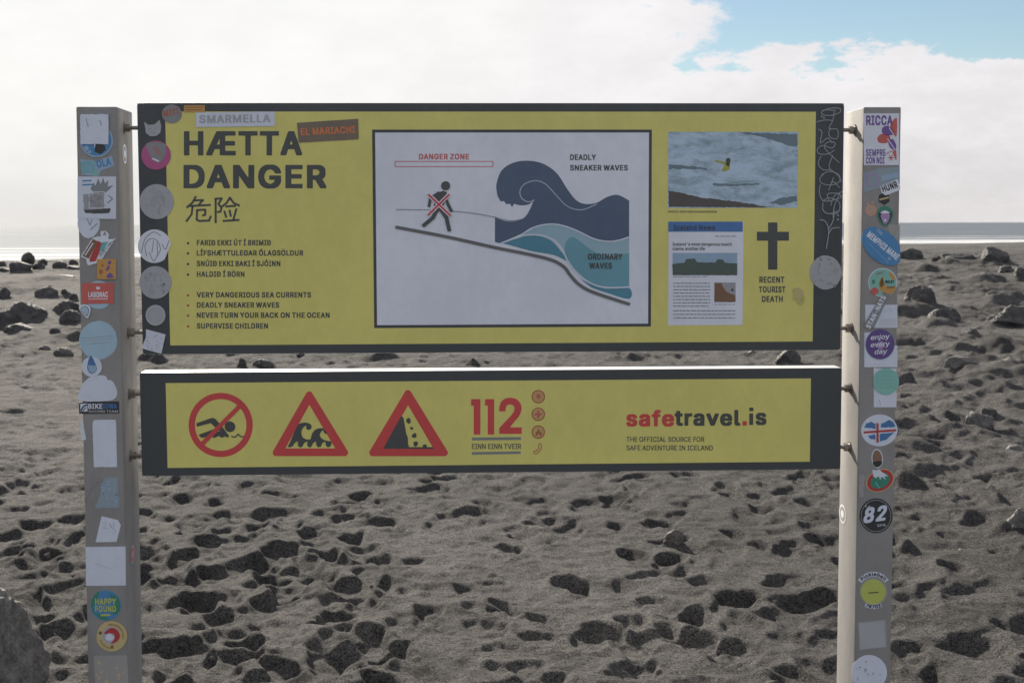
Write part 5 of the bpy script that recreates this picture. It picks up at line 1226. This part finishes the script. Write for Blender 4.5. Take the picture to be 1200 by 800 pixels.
s = post_sticker(0); s.base(circ(1023.6, 692.5, 16.4, 16.8), 'faded');
arc = [(1023.6 + 16 * math.cos(R(a)), 691 - 16 * math.sin(R(a))) for a in range(148, 30, -6)] + [(1023.6 + 21.5 * math.cos(R(a)), 691 - 21.5 * math.sin(R(a))) for a in range(34, 150, 6)]
s.layer = 0; s.base(arc, 'softwhite', lay=1); arc = [(1023.6 + 15.8 * math.cos(R(a)), 692 - 15.8 * math.sin(R(a))) for a in range(-122, -60, 6)] + [(1023.6 + 21 * math.cos(R(a)), 692 - 21 * math.sin(R(a))) for a in range(-60, -124, -6)]; s.base(arc, 'softwhite', lay=1)
s.layer = 2; s.flat([circ(1023.2, 693, 14.6)], 'lime'); s.layer = 3; s.arc_text('Pickleball', 1023.6, 691, 17, 140, 40, 4, 'black'); s.arc_text('78703', 1023.6, 692, 20.2, -118, -64, 4, 'black', inside=True); s.line([(1018, 694.2), (1029, 693.4)], 1.3, 'ink'); s.build('sticker', post_r, 'round yellow sticker reading Pickleball 78703')
s = post_sticker(0); s.base([(1005.6, 729), (1038.2, 725.5), (1039.2, 757.8), (1007, 761.5)], 'greysticker'); s.layer = 1; s.flat([rect(1007.4, 728.6, 1036.8, 758.6, 5)], 'greyw'); s.build('sticker', post_r, 'grey square sticker above the lowest white disc')
s = post_sticker(0); s.base(circ(1018.5, 787.6, 20.9, 20.6, rough=.003), 'softwhite'); s.layer = 1; specks(s, 1004, 774, 1032, 798, 'fadedblue', 16, 12, .9); s.build('sticker', post_r, 'lowest round white sticker on the post')

# stickers on the inner sides of the posts (their planes face along the boards)
def side_sticker(x, sgn, y0, y1, z0, z1, k1, k2, parent, label):
    V, F_, fm = [], [], []
    for lay, (sc_, off) in enumerate(((1, .0008), (.8, .0012), (.42, .0016))):
        n0 = len(V)
        N = 28
        for i in range(N):
            a = 2 * math.pi * i / N
            V.append((x + sgn * off, (y0 + y1) / 2 + (y1 - y0) / 2 * sc_ * math.cos(a), (z0 + z1) / 2 + (z1 - z0) / 2 * sc_ * math.sin(a)))
        F_.append([n0 + i for i in range(N)][::1 if sgn > 0 else -1])
        fm.append((0, 1, 0)[lay])
    link_mesh('sticker', V, F_, fm, [k1, k2], parent)['label'] = label
def side_z(px, py, v):
    return P(px, py, v)[1]
side_sticker(-1.1524 - .0045, 1, .055, .125, side_z(150, 660, .09), side_z(150, 639, .09), 'greyw', 'salmon', post_l, 'small pink oval on the inner side of the post')
side_sticker(-1.1524 + .0022, 1, .06, .12, side_z(147, 192, .09), side_z(147, 169, .09), 'paper', 'steel', post_l, 'small white label with dark marks on the inner side of the post')
side_sticker(1.1483 - .0005, -1, .125, .208, side_z(990, 614, .15), side_z(990, 592, .15), 'white', 'faded', post_r, 'white oval on the sunlit side of the post')

# stickers and marks on the boards
s = brd_sticker(); s.base(rect(215.5, 123.6, 240, 131.6), 'orange'); s.layer = 1; s.line([(217, 126), (238, 125.8)], .8, 'brown'); s.line([(217, 129), (236, 128.8)], .8, 'brown'); s.build('sticker', upper, 'small orange strip at the top edge')
s = brd_sticker(); s.base(rect(229.5, 131.5, 322, 148.5, .8), 'softwhite'); s.layer = 1; s.text('SMARMELLA', 233.5, 317, 144.6, 9.5, 'greyw', rot=.7); s.build('sticker', upper, 'white strip reading SMARMELLA in grey')
s = brd_sticker(); s.base([(348, 144), (419.7, 139.3), (420.3, 163.3), (350, 167.2)], 'marbrown'); s.layer = 1; s.text('EL MARIACHI', 352.5, 416.5, 158.8, 8.2, 'orangered', rot=2.6); s.build('sticker', upper, 'dark grey tilted strip reading EL MARIACHI in orange')
s = brd_sticker(); s.base(circ(201.3, 133.6, 11.6, 11), 'steel'); s.layer = 1; s.text('MITI', 192.5, 210.5, 137, 7, 'rust', rot=12); s.build('sticker', upper, 'round dark sticker with faint reddish letters')
s = brd_sticker(); s.base([(168.8, 143), (174, 146.5), (181, 146), (187, 140.5), (189, 148), (188, 155.5), (183, 159.5), (176, 159.8), (171, 156), (170, 149)], 'greyw'); s.layer = 1
for q in ((175.5, 151), (182.5, 150.5)): s.flat([circ(*q, .8, n=10)], 'steel')
s.line([(177, 155), (179.5, 156), (182, 155)], .6, 'steel'); s.build('sticker', upper, 'pale cat head sticker')
s = brd_sticker(); s.base(circ(182.8, 182, 17.3, 17), 'magenta'); s.layer = 1; s.flat([smooth([(172, 168), (192, 168), (194, 180), (188, 190), (179, 188), (174, 178)], 5, True)], 'steel'); s.layer = 2; scribbles(s, 183, 177, 7, 'pinkred', 6, 2, .9); s.line([(179, 186), (186, 189)], 2, 'paper'); s.build('sticker', upper, 'round magenta sticker')
s = brd_sticker(); s.base(circ(183.6, 236.3, 20, 20.6, rough=.004, seed=1), 'greyw'); s.layer = 1; scribbles(s, 183, 236, 17, 'greysticker', 16, 3, .7); s.build('sticker', upper, 'worn round grey sticker with scratches')
s = brd_sticker(); s.base(circ(181, 288.5, 19.4, 19.6, n=48)[7:] + [(185, 283), (193, 278)][:0], 'paper'); s.layer = 1
for q in ([(166, 296), (170, 280), (180, 272), (188, 276)], [(172, 300), (170, 288), (176, 280), (184, 282), (188, 292), (184, 300), (180, 306), (175, 296)], [(180, 282), (178, 296)], [(184, 284), (185, 300)], [(190, 286), (194, 292), (198, 282)]): s.line(smooth(q), .9, 'steel')
s.build('sticker', upper, 'white disc with a bite out of it and a pen doodle')
s = brd_sticker(); s.base(circ(182, 331, 18.8, 19.2), 'greyw'); s.layer = 1; specks(s, 170, 318, 194, 344, 'greysticker', 40, 4, 1.2); s.build('sticker', upper, 'mottled round grey sticker below the doodle disc')
s = brd_sticker(); s.base(circ(182.2, 369.3, 11.7, 12.2), 'greyw'); s.layer = 1; s.flat([circ(182.2, 369.3, 10.6, 11), circ(182.2, 369.3, 10.2, 10.6)], 'softwhite'); s.build('sticker', upper, 'small plain round grey sticker')
s = brd_sticker(); s.base([(171, 385.6), (194, 391.8), (189, 414.3), (165.8, 408), (171, 395)], 'softwhite'); s.layer = 1; specks(s, 172, 392, 189, 410, 'greysticker', 22, 6, .6); s.build('sticker', upper, 'tilted white square in the bottom corner')
s = brd_sticker(); s.base(circ(967.6, 319.3, 18.6, 20, n=50, rough=.012, seed=9), 'greyw'); s.layer = 1; specks(s, 953, 302, 982, 336, 'faded', 30, 3, 1.2); s.build('sticker', upper, 'torn round grey sticker below the graffiti')
s = brd_sticker(); s.base(torn([(929, 339), (935, 336.5), (941, 340), (943, 348), (941, 356), (937, 357), (934, 350), (929, 352), (930, 345)], .5, 4), 'tan'); s.layer = 1; specks(s, 930, 339, 941, 355, 'lime', 10, 2, 1.2); s.build('sticker', upper, 'scraped sticker remnant beside the cross')
s = brd_sticker()
Zg = lambda pts: zm(pts, 940, 115, 5.714)
Zh = lambda pts: zm(pts, 940, 245, 5.714)
for q in ([(130, 92), (180, 70), (250, 70), (253, 95), (200, 115), (150, 115), (130, 100), (150, 80), (225, 84)], [(215, 90), (205, 150), (180, 205), (235, 210), (236, 268), (195, 268), (178, 238), (190, 200)], [(98, 160), (150, 148), (200, 150)], [(110, 210), (132, 230), (122, 300), (170, 268), (200, 300)],
          [(215, 350), (170, 375), (110, 372), (104, 338), (140, 318), (200, 335), (220, 300), (170, 296), (150, 330), (190, 380), (248, 432)], [(125, 390), (108, 440), (140, 480), (190, 482), (240, 520), (262, 560)], [(205, 385), (180, 450), (190, 480)], [(128, 515), (180, 492), (243, 512), (248, 560), (190, 582), (130, 570), (118, 540), (140, 512)],
          [(210, 530), (178, 615), (205, 560), (250, 600)], [(120, 580), (115, 640), (150, 690), (255, 668), (240, 640), (170, 642), (182, 692)], [(135, 690), (185, 668), (248, 700), (240, 765), (180, 775), (138, 750), (140, 700)], [(250, 640), (215, 720), (205, 800)], [(270, 625), (215, 655), (190, 720)]):
    s.line(smooth(Zg(q), 7), 1.0, 'scrib')
    s.layer += .4
for q in ([(140, 8), (160, 28), (205, 28), (240, 12)], [(212, 5), (208, 70), (176, 135)], [(118, 72), (150, 80), (172, 120), (174, 180), (160, 265)], [(176, 165), (200, 130), (248, 124)]):
    s.line(smooth(Zh(q), 7), 1.2, 'scrib')
    s.layer += .4
for q in ((238, 42), (238, 70)): s.flat([Zh(circ(*q, 7, n=10))], 'scrib')
for q in ((130, 125), (145, 133)): s.flat([Zg(circ(*q, 6, n=10))], 'scrib')
s.build('graffiti_tag', upper, 'grey looping graffiti drawn down the black border')

# ------------------------------------------------------------------ rocks on the beach
CREST = 'small dark stones along the crest of the beach'
rock_px(8, 39, 307, 320, 1, 'broad dark rock carrying the upright stone on the beach crest', facets=10)
rock_px(25, 41, 295.5, 311, 2, 'upright dark stone standing on top of a broad rock against the surf', facets=9, deep=.9, sink=.1)
rock_px(44, 56.5, 303, 313, 3, 'round dark stone right of the upright stone on the crest', sink=.2)
rock_px(38, 53, 308.5, 316, 4, 'low stone with a pale edge in front of the crest stones')
rock_px(62, 79, 306, 315, 5, 'wedge shaped dark stone near the end of the crest row')
rock_px(80, 92, 304.5, 312.5, 6, 'last dark stone of the crest row, touching the sticker covered post')
rock_px(-4, 8, 306, 313, 7, 'dark stone of the crest row cut by the picture edge')
rock_px(77, 93, 312, 317.5, 71, 'flat stone just below the crest row beside the post')
rock_px(-3, 16, 314, 319.5, 72, 'flat dark stone below the crest row at the picture edge')
rock_px(64, 89, 322.5, 327.5, 8, 'long flat dark shape standing in for thin shadows below the crest', facets=8)  # dark rock mesh added in place of thin shadows on the sand
rock_px(41, 68, 337, 350, 9, 'humped dark rock with a pale chip on its top', facets=11)
rock_px(56, 62, 334.5, 341, 10, 'pale chip of stone sitting on the humped dark rock', ROCKL, sub=3)
rock_px(71, 84, 339, 349, 11, 'pointed dark stone left of the red label on the post')
rock_px(81, 93, 344, 354, 12, 'rounded grey stone half behind the post')
rock_px(-6, 12, 337, 351, 13, 'dark stone above the big rock at the picture edge')
rock_px(3, 56, 355, 379, 14, 'biggest dark rock of the group in front of the surf', sub=5, facets=12, rough=.14)
rock_px(-5, 8, 366, 387, 73, 'dark rock leaning on the biggest rock, cut by the picture edge')
rock_px(61, 94, 353, 370, 15, 'dark rock half hidden behind the post, beside the biggest rock', facets=11)
rock_px(70, 98, 364, 380, 16, 'lower slab of dark rock with a pale upper edge by the post', facets=8)
rock_px(4, 41, 380, 393, 17, 'flat dark slab in front of the biggest rock', facets=9)
rock_px(58, 72, 385, 395, 18, 'rough lump of stone right of the flat dark slab')
rock_px(63, 86, 408, 419, 19, 'low crumbled stone close to the post', CLOD)
rock_px(45, 60, 405, 411, 74, 'small crumbled stone left of the low one near the post', CLOD, sub=3)
rock_px(277, 289, 420, 431, 20, 'dark stone seen through the gap between the boards, left of the peaked one')
rock_px(295, 322, 421.5, 433, 21, 'peaked dark stone in the gap between the boards', facets=7)
rock_px(347, 358, 412, 418, 22, 'small flat stone high in the gap between the boards', sub=3)
rock_px(908, 938, 410, 429, 23, 'large dark stone in the gap near the cream lit post', facets=9)
rock_px(876, 887, 410, 415, 24, 'little pale stone in the gap left of the large one', ROCKL, sub=3)
rock_px(1147, 1181, 292, 313, 25, 'square dark rock with a sunlit end near the surf', facets=9, sub=5, deep=1.0, sink=.15)
rock_px(1189, 1216, 311, 331, 26, 'dark rock with a pale side cut by the picture edge', facets=9, deep=1.0)
rock_px(1169, 1192, 311, 321, 27, 'dark hump of rock left of the pale sided one')
rock_px(1052, 1081, 291, 305, 28, 'double humped dark rock touching the right post near the surf')
rock_px(1091, 1103, 299, 307, 29, 'small stone with a lit face left of the long dark one')
rock_px(1104, 1144, 297, 310, 30, 'long dark rock between the post and the square rock', facets=10)
rock_px(1126, 1180, 320, 333, 31, 'long low dark rock below the square rock', facets=12, rough=.14)
rock_px(1058, 1098, 341, 368, 32, 'dark rock hump with a lit left shoulder beside the right post', facets=10, sub=5)
rock_px(1086, 1126, 363, 382, 33, 'dark spur of rock in front of the hump beside the right post', facets=11)
rock_px(1151, 1206, 342, 359, 34, 'wide dark rock above the one with a rounded lit end', facets=12)
rock_px(1154, 1216, 359.5, 385, 35, 'long rock with a rounded sunlit end at the picture edge', facets=10, sub=5)
rock_px(1088, 1094.5, 334.5, 341, 36, 'small white stone shining on the sand', SHELL, sub=3)
rock_px(1124, 1150, 386, 399, 37, 'small pointed rock in the middle of the open sand', facets=8)
rock_px(1104, 1146, 419, 435, 38, 'flat topped rock with a pale edge right of the purple sticker', ROCKL, facets=8, rough=.08)
rock_px(1165, 1206, 420, 430, 39, 'low dark rock at the picture edge level with the flat topped one')
rock_px(1129, 1163, 485, 506, 40, 'pale angular rock resting on a sand ridge', ROCKL, facets=8)
rock_px(1078, 1100, 487, 500, 41, 'dark stone left of the pale angular rock')
rock_px(1100, 1118, 493, 500, 42, 'small flat stone between the dark stone and the pale angular rock')
rock_px(1175, 1199, 522, 533, 43, 'grey stone below and right of the pale angular rock', ROCKL, facets=9)
rock_px(1148, 1170, 478, 488, 75, 'stone just behind the pale angular rock')
rock_px(1171, 1216, 599, 632, 44, 'grey boulder half out of the picture in the sand', ROCKL, facets=10, sub=5)
rock_px(777, 801, 622, 641, 49, 'clod of sand beside footprints under the lower board', CLOD, facets=34, rough=.10, sink=.15)
rock_px(-120, 56, 698, 880, 46, 'large crumbly boulder of caked sand in the near corner', CLODL, sub=6, facets=44, rough=.13, deep=.9, sink=.2, cat='boulder', name='boulder')
rg = random.Random(77)
PEB = 'loose pebbles scattered over the sand'
for i in range(34):
    px = rg.choice([rg.uniform(0, 92), rg.uniform(165, 980), rg.uniform(165, 980), rg.uniform(1052, 1200), rg.uniform(1052, 1200)])
    py = rg.uniform(400, 790) if not 165 < px < 980 else rg.uniform(566, 790)
    w = rg.uniform(3.2, 7.5) * (.6 + .6 * (py - 380) / 400)
    rock_px(px - w / 2, px + w / 2, py - w * .6, py, 200 + i, 'small dark pebble lying loose on the trodden sand', rg.choice([ROCKM, ROCKL, CLOD]), sub=2, facets=8, group=PEB, name='pebble', cat='pebble')
for i, (px, py) in enumerate(((1125, 642), (1113, 664), (1165, 402), (1152, 401))):
    rock_px(px - 1.7, px + 1.7, py - 1.2, py, 300 + i, 'bit of white shell on the dark sand right of the posts', SHELL, sub=2, facets=7, group='white shell bits', name='shell', cat='shell')
